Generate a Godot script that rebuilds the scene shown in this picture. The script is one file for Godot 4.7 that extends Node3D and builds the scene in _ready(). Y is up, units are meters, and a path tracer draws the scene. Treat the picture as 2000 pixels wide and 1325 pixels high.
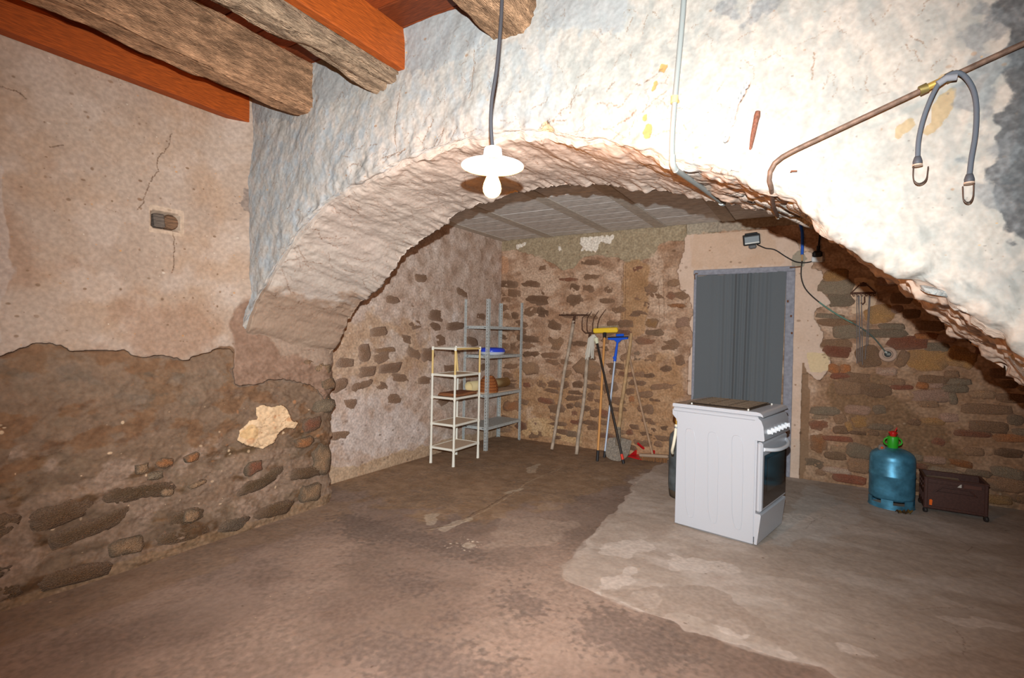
extends Node3D
# A vaulted stone cellar: a whitewashed masonry arch between two rooms, lit by a camera flash and one hanging bulb.

# ------------------------------------------------------------------ mesh collector
class MB:
	var st := SurfaceTool.new()
	var xf := Transform3D()
	func _init():
		st.begin(Mesh.PRIMITIVE_TRIANGLES)
	func smooth(g: int) -> void:
		st.set_smooth_group(g)
	func at(o: Vector3, euler := Vector3.ZERO) -> MB:
		xf = Transform3D(Basis.from_euler(euler), o)
		return self
	func t(a: Vector3, b: Vector3, c: Vector3) -> void:
		st.add_vertex(xf * a)
		st.add_vertex(xf * c)
		st.add_vertex(xf * b)
	func ct(a: Vector3, b: Vector3, c: Vector3, ca: Color, cb: Color, cc: Color) -> void:
		st.set_color(ca)
		st.add_vertex(xf * a)
		st.set_color(cc)
		st.add_vertex(xf * c)
		st.set_color(cb)
		st.add_vertex(xf * b)
	func q(a: Vector3, b: Vector3, c: Vector3, d: Vector3) -> void:
		t(a, b, c)
		t(a, c, d)
	func qo(a: Vector3, b: Vector3, c: Vector3, d: Vector3, out: Vector3) -> void:
		if (b - a).cross(c - a).dot(out) < 0.0 or ((b - a).cross(c - a).length() < 1e-12 and (c - a).cross(d - a).dot(out) < 0.0):
			q(a, d, c, b)
		else:
			q(a, b, c, d)
	func box(c: Vector3, s: Vector3, bev := 0.0) -> MB:
		smooth(-1)
		var h := s * 0.5
		bev = minf(bev, minf(h.x, minf(h.y, h.z)) * 0.9)
		for ax in 3:
			var u := (ax + 1) % 3
			var v := (ax + 2) % 3
			for sg in [-1.0, 1.0]:
				var p := []
				for k in [[-1, -1], [1, -1], [1, 1], [-1, 1]]:
					var w := Vector3.ZERO
					w[ax] = sg * h[ax]
					w[u] = k[0] * (h[u] - bev)
					w[v] = k[1] * (h[v] - bev)
					p.append(c + w)
				var o := Vector3.ZERO
				o[ax] = sg
				qo(p[0], p[1], p[2], p[3], o)
		if bev > 0.0:
			for ax in 3:
				var u := (ax + 1) % 3
				var v := (ax + 2) % 3
				for su in [-1.0, 1.0]:
					for sv in [-1.0, 1.0]:
						var p := []
						for k in [[-1, 0], [1, 0], [1, 1], [-1, 1]]:
							var w := Vector3.ZERO
							w[ax] = k[0] * (h[ax] - bev)
							w[u] = su * (h[u] - (0.0 if k[1] == 0 else bev))
							w[v] = sv * (h[v] - (bev if k[1] == 0 else 0.0))
							p.append(c + w)
						var o := Vector3.ZERO
						o[u] = su
						o[v] = sv
						qo(p[0], p[1], p[2], p[3], o)
			for sx in [-1.0, 1.0]:
				for sy in [-1.0, 1.0]:
					for sz in [-1.0, 1.0]:
						var a := c + Vector3(sx * h.x, sy * (h.y - bev), sz * (h.z - bev))
						var b := c + Vector3(sx * (h.x - bev), sy * h.y, sz * (h.z - bev))
						var d := c + Vector3(sx * (h.x - bev), sy * (h.y - bev), sz * h.z)
						if (b - a).cross(d - a).dot(Vector3(sx, sy, sz)) < 0.0:
							t(a, d, b)
						else:
							t(a, b, d)
		return self
	func tube(pts: Array, r, n := 8, cap := true) -> MB:
		var rings := []
		var up := Vector3.UP
		var d0: Vector3 = (pts[1] - pts[0]).normalized()
		if absf(d0.dot(up)) > 0.9:
			up = Vector3.RIGHT
		var nx := d0.cross(up).normalized()
		for i in pts.size():
			var d: Vector3 = (pts[mini(i + 1, pts.size() - 1)] - pts[maxi(i - 1, 0)]).normalized()
			nx = (nx - d * nx.dot(d)).normalized()
			var ny := d.cross(nx)
			var rr: float = r[i] if r is Array else r
			var ring := []
			for k in n:
				var a := TAU * k / n
				ring.append(pts[i] + (nx * cos(a) + ny * sin(a)) * rr)
			rings.append(ring)
		smooth(1)
		for i in pts.size() - 1:
			for k in n:
				var m := (k + 1) % n
				q(rings[i][k], rings[i][m], rings[i + 1][m], rings[i + 1][k])
		if cap:
			smooth(-1)
			var e := pts.size() - 1
			for k in n:
				var m := (k + 1) % n
				t(pts[0], rings[0][m], rings[0][k])
				t(pts[e], rings[e][k], rings[e][m])
		return self
	func lathe(prof: Array, n := 24, group := 1) -> MB:
		smooth(group)
		for i in prof.size() - 1:
			var a: Vector2 = prof[i]
			var b: Vector2 = prof[i + 1]
			for k in n:
				var c0 := TAU * k / n
				var c1 := TAU * (k + 1) / n
				var p := Vector3(cos(c0) * a.x, a.y, -sin(c0) * a.x)
				var r := Vector3(cos(c1) * a.x, a.y, -sin(c1) * a.x)
				var s := Vector3(cos(c1) * b.x, b.y, -sin(c1) * b.x)
				var u := Vector3(cos(c0) * b.x, b.y, -sin(c0) * b.x)
				if a.x > 1e-6:
					t(p, r, s)
				if b.x > 1e-6:
					t(p, s, u)
		return self
	func prism(poly: PackedVector2Array, z0: float, z1: float, flat := true) -> MB:
		if Geometry2D.is_polygon_clockwise(poly):
			poly = poly.duplicate()
			poly.reverse()
		var cc := _ccw(poly)
		var idx := Geometry2D.triangulate_polygon(poly)
		smooth(-1)
		for i in range(0, idx.size(), 3):
			var a := poly[idx[i]]
			var b := poly[idx[i + 1]]
			var c := poly[idx[i + 2]]
			if (b - a).cross(c - a) < 0.0:
				var s := b
				b = c
				c = s
			t(Vector3(a.x, a.y, z1), Vector3(b.x, b.y, z1), Vector3(c.x, c.y, z1))
			t(Vector3(a.x, a.y, z0), Vector3(c.x, c.y, z0), Vector3(b.x, b.y, z0))
		smooth(-1 if flat else 3)
		for i in poly.size():
			var a := poly[i]
			var b := poly[(i + 1) % poly.size()]
			if not cc:
				var s := a
				a = b
				b = s
			q(Vector3(a.x, a.y, z1), Vector3(a.x, a.y, z0), Vector3(b.x, b.y, z0), Vector3(b.x, b.y, z1))
		return self
	func _ccw(poly: PackedVector2Array) -> bool:
		var s := 0.0
		for i in poly.size():
			s += poly[i].cross(poly[(i + 1) % poly.size()])
		return s > 0.0
	func mesh() -> ArrayMesh:
		st.generate_normals()
		return st.commit()


# ------------------------------------------------------------------ surface colours computed pixel by pixel
class Paint:
	var w: int
	var h: int
	var a0: float
	var b1: float
	var ppm: float
	var d := PackedFloat32Array()      # r, g, b (0..255, sRGB), height in mm
	var rng := RandomNumberGenerator.new()
	func _init(a_from: float, a_to: float, b_from: float, b_to: float, per_m: float, seed_: int):
		a0 = a_from
		b1 = b_to
		ppm = per_m
		w = int((a_to - a_from) * per_m)
		h = int((b_to - b_from) * per_m)
		d.resize(w * h * 4)
		rng.seed = seed_
	func noise(size_m: float, octaves: int, seed_: int, stretch := 1.0, ridged := false) -> PackedByteArray:
		var f := FastNoiseLite.new()
		f.seed = seed_
		f.noise_type = FastNoiseLite.TYPE_SIMPLEX_SMOOTH
		f.fractal_type = FastNoiseLite.FRACTAL_RIDGED if ridged else FastNoiseLite.FRACTAL_FBM
		f.fractal_octaves = octaves
		var k := 1
		if size_m * ppm / pow(2.0, octaves - 1) > 3.0:
			k = 2
		var sx := maxf(stretch, 1.0)
		var sy := maxf(1.0 / stretch, 1.0)
		var ww := maxi(8, int(w / k / sx))
		var hh := maxi(8, int(h / k / sy))
		f.frequency = 1.0 / (size_m * ppm / k)
		var im := f.get_image(ww, hh, false, false, true)
		if ww != w or hh != h:
			im.resize(w, h, Image.INTERPOLATE_CUBIC)
		im.convert(Image.FORMAT_L8)
		return im.get_data()
	func flat(v: int) -> PackedByteArray:
		var p := PackedByteArray()
		p.resize(w * h)
		p.fill(v)
		return p
	func field(polys: Array, soft_m: float) -> PackedByteArray:
		var k := maxf(2.0, soft_m * ppm / 3.0)
		var ww := maxi(4, int(w / k))
		var hh := maxi(4, int(h / k))
		var im := Image.create(ww, hh, false, Image.FORMAT_L8)
		for poly in polys:
			var pp := PackedVector2Array()
			var lo := Vector2(1e9, 1e9)
			var hi := -lo
			for v in poly:
				var c := Vector2((v[0] - a0) * ppm * ww / w, (b1 - v[1]) * ppm * hh / h)
				pp.append(c)
				lo = lo.min(c)
				hi = hi.max(c)
			for y in range(maxi(0, int(lo.y)), mini(hh, int(hi.y) + 1)):
				for x in range(maxi(0, int(lo.x)), mini(ww, int(hi.x) + 1)):
					if Geometry2D.is_point_in_polygon(Vector2(x + 0.5, y + 0.5), pp):
						im.set_pixel(x, y, Color.WHITE)
		im.resize(maxi(2, ww / 2), maxi(2, hh / 2), Image.INTERPOLATE_BILINEAR)
		im.resize(w, h, Image.INTERPOLATE_CUBIC)
		return im.get_data()
	func fill(ca: Color, cb: Color, nc: PackedByteArray) -> void:
		lay(flat(255), flat(128), 0.0, 1.0, ca, cb, nc, 1.0, 0.0)
	# lays a colour (ca..cb by noise nc) where field f plus k times noise ne passes 128; sharp sets the width of the edge
	func lay(f: PackedByteArray, ne: PackedByteArray, k: float, sharp: float, ca: Color, cb: Color, nc: PackedByteArray, op: float, dh: float, thr := 128.0) -> void:
		var r0 := ca.r * 255.0
		var g0 := ca.g * 255.0
		var l0 := ca.b * 255.0
		var r1 := (cb.r - ca.r)
		var g1 := (cb.g - ca.g)
		var l1 := (cb.b - ca.b)
		for i in w * h:
			if f[i] < 3:
				continue
			var m := (f[i] + k * (ne[i] - 128) - thr) * sharp + 0.5
			if m <= 0.0:
				continue
			m = minf(m, 1.0) * op
			var tt := float(nc[i])
			var j := i * 4
			var e := 1.0 - m
			d[j] = d[j] * e + (r0 + r1 * tt) * m
			d[j + 1] = d[j + 1] * e + (g0 + g1 * tt) * m
			d[j + 2] = d[j + 2] * e + (l0 + l1 * tt) * m
			d[j + 3] += dh * m
	# patches of a colour wherever a fractal noise passes a threshold (0..1)
	func mottle(size_m: float, seed_: int, thr: float, soft: float, ca: Color, cb: Color, nc: PackedByteArray, op: float, dh: float, stretch := 1.0) -> void:
		lay(noise(size_m, 7, seed_, stretch), nc, 0.0, 1.0 / (255.0 * soft), ca, cb, nc, op, dh, thr * 255.0)
	func relief(n: PackedByteArray, mm: float) -> void:
		var s := mm / 255.0
		var o := mm * 0.5
		for i in w * h:
			d[i * 4 + 3] += n[i] * s - o
	func tone(n: PackedByteArray, amt: float) -> void:
		for i in w * h:
			var k := 1.0 + (n[i] - 128) * amt / 128.0
			var j := i * 4
			d[j] *= k
			d[j + 1] *= k
			d[j + 2] *= k
	# trowelled smooth: draws the relief inside a field towards one height (mm)
	func calm(f: PackedByteArray, to: float, keep: float) -> void:
		for i in w * h:
			if f[i] > 120:
				var j := i * 4 + 3
				d[j] = to + (d[j] - to) * keep
	func dab(a: float, b: float, r_m: float, c: Color, op: float, dh: float, squash := 1.0) -> void:
		var cx := (a - a0) * ppm
		var cy := (b1 - b) * ppm
		var r := maxf(r_m * ppm, 0.6)
		for y in range(maxi(0, int(cy - r - 1)), mini(h, int(cy + r + 2))):
			for x in range(maxi(0, int(cx - r * squash - 1)), mini(w, int(cx + r * squash + 2))):
				var q := Vector2((x - cx) / squash, y - cy).length() / r
				var m := clampf((1.15 - q) * 2.5, 0.0, 1.0) * op
				if m <= 0.0:
					continue
				var j := (y * w + x) * 4
				d[j] = lerpf(d[j], c.r * 255.0, m)
				d[j + 1] = lerpf(d[j + 1], c.g * 255.0, m)
				d[j + 2] = lerpf(d[j + 2], c.b * 255.0, m)
				d[j + 3] += dh * m * 0.5
	func line(pts: Array, wid: float, c: Color, op: float, dh: float, wobble := 0.01) -> void:
		var off := Vector2.ZERO
		for i in pts.size() - 1:
			var p := Vector2(pts[i][0], pts[i][1])
			var q := Vector2(pts[i + 1][0], pts[i + 1][1])
			var n := maxi(1, int(p.distance_to(q) * ppm / 1.2))
			for s in n:
				off = off * 0.92 + Vector2(rng.randfn(), rng.randfn()) * wobble * 0.16
				var v := p.lerp(q, float(s) / n) + off
				dab(v.x, v.y, wid * rng.randf_range(0.3, 0.75), c, op * rng.randf_range(0.5, 1.0), dh)
	func cracks(n: int, x0: float, x1: float, y0: float, y1: float, len_m: float, ang: float, spread: float, wid: float, c: Color, op: float, dh: float) -> void:
		for i in n:
			var p := Vector2(rng.randf_range(x0, x1), rng.randf_range(y0, y1))
			var an := ang + rng.randf_range(-spread, spread)
			var l := len_m * rng.randf_range(0.3, 1.3)
			var q := p + Vector2(cos(an), sin(an)) * l * 0.5
			var r := q + Vector2(cos(an + rng.randf_range(-0.9, 0.9)), sin(an + rng.randf_range(-0.5, 0.5))) * l * 0.5
			line([[p.x, p.y], [q.x, q.y], [r.x, r.y]], wid, c, op * rng.randf_range(0.4, 1.0), dh, 0.012)
	func specks(n: int, x0: float, x1: float, y0: float, y1: float, r0: float, r1: float, c: Color, op: float, dh: float) -> void:
		for i in n:
			dab(rng.randf_range(x0, x1), rng.randf_range(y0, y1), lerpf(r0, r1, pow(rng.randf(), 3.0)), c, op * rng.randf_range(0.5, 1.0), dh, rng.randf_range(0.7, 1.8))
	func texture() -> ImageTexture:
		var o := PackedByteArray()
		o.resize(w * h * 3)
		var k := 0
		for i in w * h:
			var j := i * 4
			o[k] = clampi(int(d[j]), 0, 255)
			o[k + 1] = clampi(int(d[j + 1]), 0, 255)
			o[k + 2] = clampi(int(d[j + 2]), 0, 255)
			k += 3
		return ImageTexture.create_from_image(Image.create_from_data(w, h, false, Image.FORMAT_RGB8, o))
	const SPAN := 24.0     # millimetres between black and white in the relief picture
	func relief_texture() -> ImageTexture:
		var o := PackedByteArray()
		o.resize(w * h)
		for i in w * h:
			o[i] = clampi(int(128.0 + d[i * 4 + 3] * 255.0 / SPAN), 0, 255)
		return ImageTexture.create_from_image(Image.create_from_data(w, h, false, Image.FORMAT_L8, o))
	func height(a: float, b: float) -> float:      # metres
		var x := clampi(int((a - a0) * ppm), 0, w - 1)
		var y := clampi(int((b1 - b) * ppm), 0, h - 1)
		return d[(y * w + x) * 4 + 3] * 0.001
	func material(rough: float, spec := 0.25) -> StandardMaterial3D:
		var m := StandardMaterial3D.new()
		m.albedo_texture = texture()
		m.roughness = rough
		m.metallic_specular = spec
		m.heightmap_enabled = true
		m.heightmap_texture = relief_texture()
		m.heightmap_scale = SPAN * 0.1
		m.texture_repeat = false
		return m


# ------------------------------------------------------------------ helpers
var rng := RandomNumberGenerator.new()
var grain: ImageTexture
var blotch: ImageTexture
var pits: ImageTexture
var streak: ImageTexture
var wood: ImageTexture
var pale: ImageTexture
var faint: ImageTexture
var specks: ImageTexture
var big := FastNoiseLite.new()
var mid := FastNoiseLite.new()
var tiny := FastNoiseLite.new()
var clock := 0

func c8(r: int, g: int, b: int) -> Color:
	return Color(r / 255.0, g / 255.0, b / 255.0)

func noise_texture(size: int, freq: float, oct: int, lo: float, hi: float, seed_: int, stretch := 1.0, ridged := false) -> ImageTexture:
	var f := FastNoiseLite.new()
	f.seed = seed_
	f.frequency = freq
	f.noise_type = FastNoiseLite.TYPE_SIMPLEX_SMOOTH
	f.fractal_octaves = oct
	if ridged:
		f.fractal_type = FastNoiseLite.FRACTAL_RIDGED
	var im := f.get_seamless_image(maxi(16, int(size / stretch)), size, false, false, 0.12)
	im.resize(size, size, Image.INTERPOLATE_CUBIC)
	im.convert(Image.FORMAT_L8)
	var b := im.get_data()
	for i in b.size():
		b[i] = int(255.0 * lerpf(lo, hi, b[i] / 255.0))
	return ImageTexture.create_from_image(Image.create_from_data(size, size, false, Image.FORMAT_L8, b))

func mat(c: Color, rough := 0.7, o := {}) -> StandardMaterial3D:
	var m := StandardMaterial3D.new()
	m.albedo_color = c
	m.roughness = rough
	m.metallic = o.get("metal", 0.0)
	m.metallic_specular = o.get("spec", 0.4)
	if o.has("tex") or o.has("bump"):
		m.uv1_triplanar = true
		m.uv1_world_triplanar = o.get("world", false)
		var s = o.get("scale", 2.0)
		m.uv1_scale = s if s is Vector3 else Vector3.ONE * s
	if o.has("tex"):
		m.albedo_texture = o.tex
	if o.has("bump"):
		m.heightmap_enabled = true
		m.heightmap_texture = o.bump
		m.heightmap_scale = o.get("depth", 0.2)
	if o.has("detail"):
		m.detail_enabled = true
		m.detail_blend_mode = BaseMaterial3D.BLEND_MODE_MUL
		m.detail_uv_layer = BaseMaterial3D.DETAIL_UV_2
		m.detail_albedo = o.detail
		m.uv2_triplanar = true
		var ds = o.get("detail_scale", 3.0)
		m.uv2_scale = ds if ds is Vector3 else Vector3.ONE * ds
	if o.has("glow"):
		m.emission_enabled = true
		m.emission = o.glow
		m.emission_energy_multiplier = o.get("power", 1.0)
	return m

func obj(called: String, mesh: Mesh, m: Material, parent: Node = self) -> MeshInstance3D:
	var o := MeshInstance3D.new()
	o.name = called
	o.mesh = mesh
	if m:
		o.material_override = m
	parent.add_child(o, true)
	return o

func tag(o: Node, label: String, category: String, group := "", kind := "") -> Node:
	o.set_meta("label", label)
	o.set_meta("category", category)
	if group:
		o.set_meta("group", group)
	if kind:
		o.set_meta("kind", kind)
	return o

func thing(called: String, label: String, category: String, at := Vector3.ZERO, turn := 0.0, group := "") -> Node3D:
	var o := Node3D.new()
	o.name = called
	add_child(o, true)
	o.position = at
	o.rotation.y = turn
	tag(o, label, category, group)
	return o

func lap(what: String) -> void:
	print(what, " ", Time.get_ticks_msec() - clock)
	clock = Time.get_ticks_msec()

# a mesh of (nu+1) x (nv+1) points; the points run right, then down, seen from outside
func sheet(p: PackedVector3Array, uv: PackedVector2Array, nu: int, nv: int, into: ArrayMesh = null, r0 := 0, r1 := -1, nrm := PackedVector3Array()) -> ArrayMesh:
	var row := nu + 1
	if r1 < 0:
		r1 = nv
	if nrm.is_empty():
		nrm = normals(p, nu, nv)
	var ix := PackedInt32Array()
	ix.resize(nu * (r1 - r0) * 6)
	var k := 0
	for j in range(r0, r1):
		for i in nu:
			var a := (j - r0) * row + i
			ix[k] = a
			ix[k + 1] = a + row + 1
			ix[k + 2] = a + row
			ix[k + 3] = a
			ix[k + 4] = a + 1
			ix[k + 5] = a + row + 1
			k += 6
	var arr := []
	arr.resize(Mesh.ARRAY_MAX)
	arr[Mesh.ARRAY_VERTEX] = p.slice(r0 * row, (r1 + 1) * row)
	arr[Mesh.ARRAY_NORMAL] = nrm.slice(r0 * row, (r1 + 1) * row)
	arr[Mesh.ARRAY_TEX_UV] = uv.slice(r0 * row, (r1 + 1) * row)
	arr[Mesh.ARRAY_INDEX] = ix
	var m := into if into else ArrayMesh.new()
	m.add_surface_from_arrays(Mesh.PRIMITIVE_TRIANGLES, arr)
	return m

func normals(p: PackedVector3Array, nu: int, nv: int) -> PackedVector3Array:
	var row := nu + 1
	var n := PackedVector3Array()
	n.resize(p.size())
	for j in nv + 1:
		var ju := maxi(j - 1, 0) * row
		var jd := mini(j + 1, nv) * row
		for i in row:
			var dx := p[j * row + mini(i + 1, nu)] - p[j * row + maxi(i - 1, 0)]
			var dy := p[ju + i] - p[jd + i]
			n[j * row + i] = dx.cross(dy).normalized()
	return n

# a wall or floor: a finely displaced face in front of a solid body
func skin(called: String, pt: Paint, a: Vector2, b: Vector2, step: float, base: Vector3, A: Vector3, B: Vector3, amp: float, rough: float, body: ArrayMesh, body_mat: Material, bend = null) -> MeshInstance3D:
	var N := A.cross(B)
	var nu := int((a.y - a.x) / step)
	var nv := int((b.y - b.x) / step)
	var p := PackedVector3Array()
	var uv := PackedVector2Array()
	p.resize((nu + 1) * (nv + 1))
	uv.resize(p.size())
	var k := 0
	for j in nv + 1:
		var bb := b.y - (b.y - b.x) * j / nv
		for i in nu + 1:
			var aa := a.x + (a.y - a.x) * i / nu
			var q := base + A * aa + B * bb
			var hgt := big.get_noise_3dv(q) * amp + mid.get_noise_3dv(q) * amp * 0.35 + pt.height(aa, bb)
			if bend != null:
				hgt += bend.call(aa, bb)
			p[k] = q + N * hgt
			uv[k] = Vector2((aa - pt.a0) * pt.ppm / pt.w, (pt.b1 - bb) * pt.ppm / pt.h)
			k += 1
	var m := sheet(p, uv, nu, nv)
	m.surface_set_material(0, pt.material(rough))
	if body:
		m.add_surface_from_arrays(Mesh.PRIMITIVE_TRIANGLES, body.surface_get_arrays(0))
		m.surface_set_material(1, body_mat)
	var o := obj(called, m, null)
	o.set_meta("kind", "structure")
	return o

func boxes(list: Array) -> ArrayMesh:      # [centre, size] ...
	var m := MB.new()
	for l in list:
		m.box(l[0], l[1])
	return m.mesh()

func hull(lo: Vector3, hi: Vector3) -> Array:
	return [(lo + hi) * 0.5, hi - lo]

# a rough, slightly domed stone: outline in the local xy plane, bulging along +z; flecked with the mortar around it
func stone_mesh(w: float, h: float, bulge: float, r: RandomNumberGenerator, tint := Color.WHITE, mortar := Color.WHITE, dusty := 0.35, jag := 1.0) -> ArrayMesh:
	var m := MB.new()
	m.smooth(1)
	var n := 12
	var rim := []
	var mid_ := []
	var top := []
	var e := r.randf_range(0.45, 0.45 + 0.4 * jag)
	var ph := r.randf_range(-0.2, 0.2)
	for k in n:
		var a := TAU * k / n + r.randf_range(-0.16, 0.16)
		var x := signf(cos(a)) * pow(absf(cos(a)), e) * w * 0.5 * (1.0 + r.randf_range(-0.16, 0.12) * jag)
		var y := signf(sin(a)) * pow(absf(sin(a)), e) * h * 0.5 * (1.0 + r.randf_range(-0.24, 0.14) * jag) + x * ph * 0.4 * jag
		rim.append(Vector3(x * 1.08, y * 1.1, -0.03))
		mid_.append(Vector3(x, y, bulge * r.randf_range(-0.1, 0.55)))
		top.append(Vector3(x * r.randf_range(0.6, 0.8), y * r.randf_range(0.55, 0.75), bulge * r.randf_range(0.7, 1.2)))
	var c := Vector3(r.randf_range(-0.15, 0.15) * w, r.randf_range(-0.1, 0.1) * h, bulge * r.randf_range(0.8, 1.1))
	var cm := []
	var ct := []
	for k in n:
		cm.append(tint.lerp(mortar, clampf(1.3 * dusty + r.randf_range(-0.3, 0.3), 0.0, 1.0)).srgb_to_linear())
		ct.append(tint.lerp(mortar, clampf(0.5 * dusty + r.randf_range(-0.35, 0.35), 0.0, 0.9)).srgb_to_linear())
	var cc: Color = tint.srgb_to_linear() * 1.5
	for k in n:
		cm[k] *= 1.5
		ct[k] *= 1.5
	for k in n:
		var l := (k + 1) % n
		m.ct(rim[k], rim[l], mid_[l], cm[k], cm[l], cm[l])
		m.ct(rim[k], mid_[l], mid_[k], cm[k], cm[l], cm[k])
		m.ct(mid_[k], mid_[l], top[l], cm[k], cm[l], ct[l])
		m.ct(mid_[k], top[l], top[k], cm[k], ct[l], ct[k])
		m.ct(top[k], top[l], c, ct[k], ct[l], cc)
	return m.mesh()

# ------------------------------------------------------------------ the scene
func _ready() -> void:
	clock = Time.get_ticks_msec()
	rng.seed = 11
	# --- camera, surroundings, flash
	var cam := Camera3D.new()
	cam.name = "camera"
	cam.fov = 66.74
	cam.near = 0.05
	cam.far = 60.0
	cam.position = Vector3(0, 1.3, 0)
	cam.rotation_degrees = Vector3(-0.6, 31.2, 1.2)
	add_child(cam)
	cam.current = true
	var we := WorldEnvironment.new()
	we.name = "surroundings"
	var env := Environment.new()
	env.background_mode = Environment.BG_COLOR
	env.background_color = Color(0, 0, 0)
	env.tonemap_mode = Environment.TONE_MAPPER_LINEAR
	env.tonemap_exposure = EXPOSURE
	env.sdfgi_enabled = true
	env.ssao_enabled = true
	env.ssil_enabled = true
	we.environment = env
	add_child(we)
	camera_flash()

	big.seed = 3
	big.frequency = 1.3
	big.fractal_octaves = 3
	mid.seed = 8
	mid.frequency = 9.0
	mid.fractal_octaves = 3
	tiny.seed = 21
	tiny.frequency = 40.0
	tiny.fractal_octaves = 2
	grain = noise_texture(512, 0.09, 4, 0.62, 1.0, 5)
	blotch = noise_texture(512, 0.012, 5, 0.55, 1.0, 6)
	pits = noise_texture(512, 0.05, 5, 0.0, 1.0, 7)
	wood = noise_texture(512, 0.02, 5, 0.68, 1.0, 29, 7.0)
	specks = noise_texture(512, 0.05, 6, 0.62, 1.0, 39)
	faint = noise_texture(512, 0.03, 6, 0.84, 1.0, 37)
	pale = noise_texture(512, 0.02, 6, 0.82, 1.0, 31)
	streak = noise_texture(512, 0.03, 4, 0.45, 1.0, 9, 14.0)
	lap("noise")

	# --- the large structure
	build_floor()
	lap("floor")
	build_left_wall()
	lap("left wall")
	build_back_wall()
	lap("back wall")
	build_recess_wall()
	lap("recess wall")
	build_arch()
	lap("arch")
	build_shell()
	build_ceilings()
	lap("shell")

	# --- objects, large first
	build_cooker()
	build_doorway()
	build_gas_bottles()
	build_crate()
	build_shelves()
	build_tools()
	build_fixtures()
	build_lamp()
	lap("objects")

const EXPOSURE := 1.0
const FLASH := 21.0
const BULB := 0.9

func camera_flash() -> void:
	# the flash on top of the camera that took the picture, 16 cm above its lens
	var look := Basis.from_euler(Vector3(deg_to_rad(0.0), deg_to_rad(31.2), deg_to_rad(1.2)))
	var here := Vector3(0.0, 1.46, 0.0)
	var o := thing("camera_flash", "small black flash head above the camera with a glowing window", "flash", here)
	o.basis = look
	obj("housing", MB.new().box(Vector3(0, 0, 0.03), Vector3(0.075, 0.05, 0.06), 0.008).mesh(), mat(c8(25, 25, 27), 0.5), o)
	obj("flash_window", MB.new().box(Vector3(0, 0, -0.002), Vector3(0.058, 0.034, 0.004), 0.001).mesh(), mat(Color.WHITE, 0.4, {"glow": Color(1.0, 0.97, 0.93), "power": 3.0}), o)
	var s := SpotLight3D.new()
	s.name = "flash_light"
	s.position = here + look * Vector3(0, 0, -0.02)
	s.basis = look
	s.light_color = Color(0.94, 0.985, 1.0)
	s.light_energy = FLASH
	s.light_size = 0.01
	s.spot_angle = 59.0
	s.spot_angle_attenuation = 1.0
	s.spot_range = 20.0
	s.spot_attenuation = 2.0
	s.shadow_enabled = true
	add_child(s)

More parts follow.
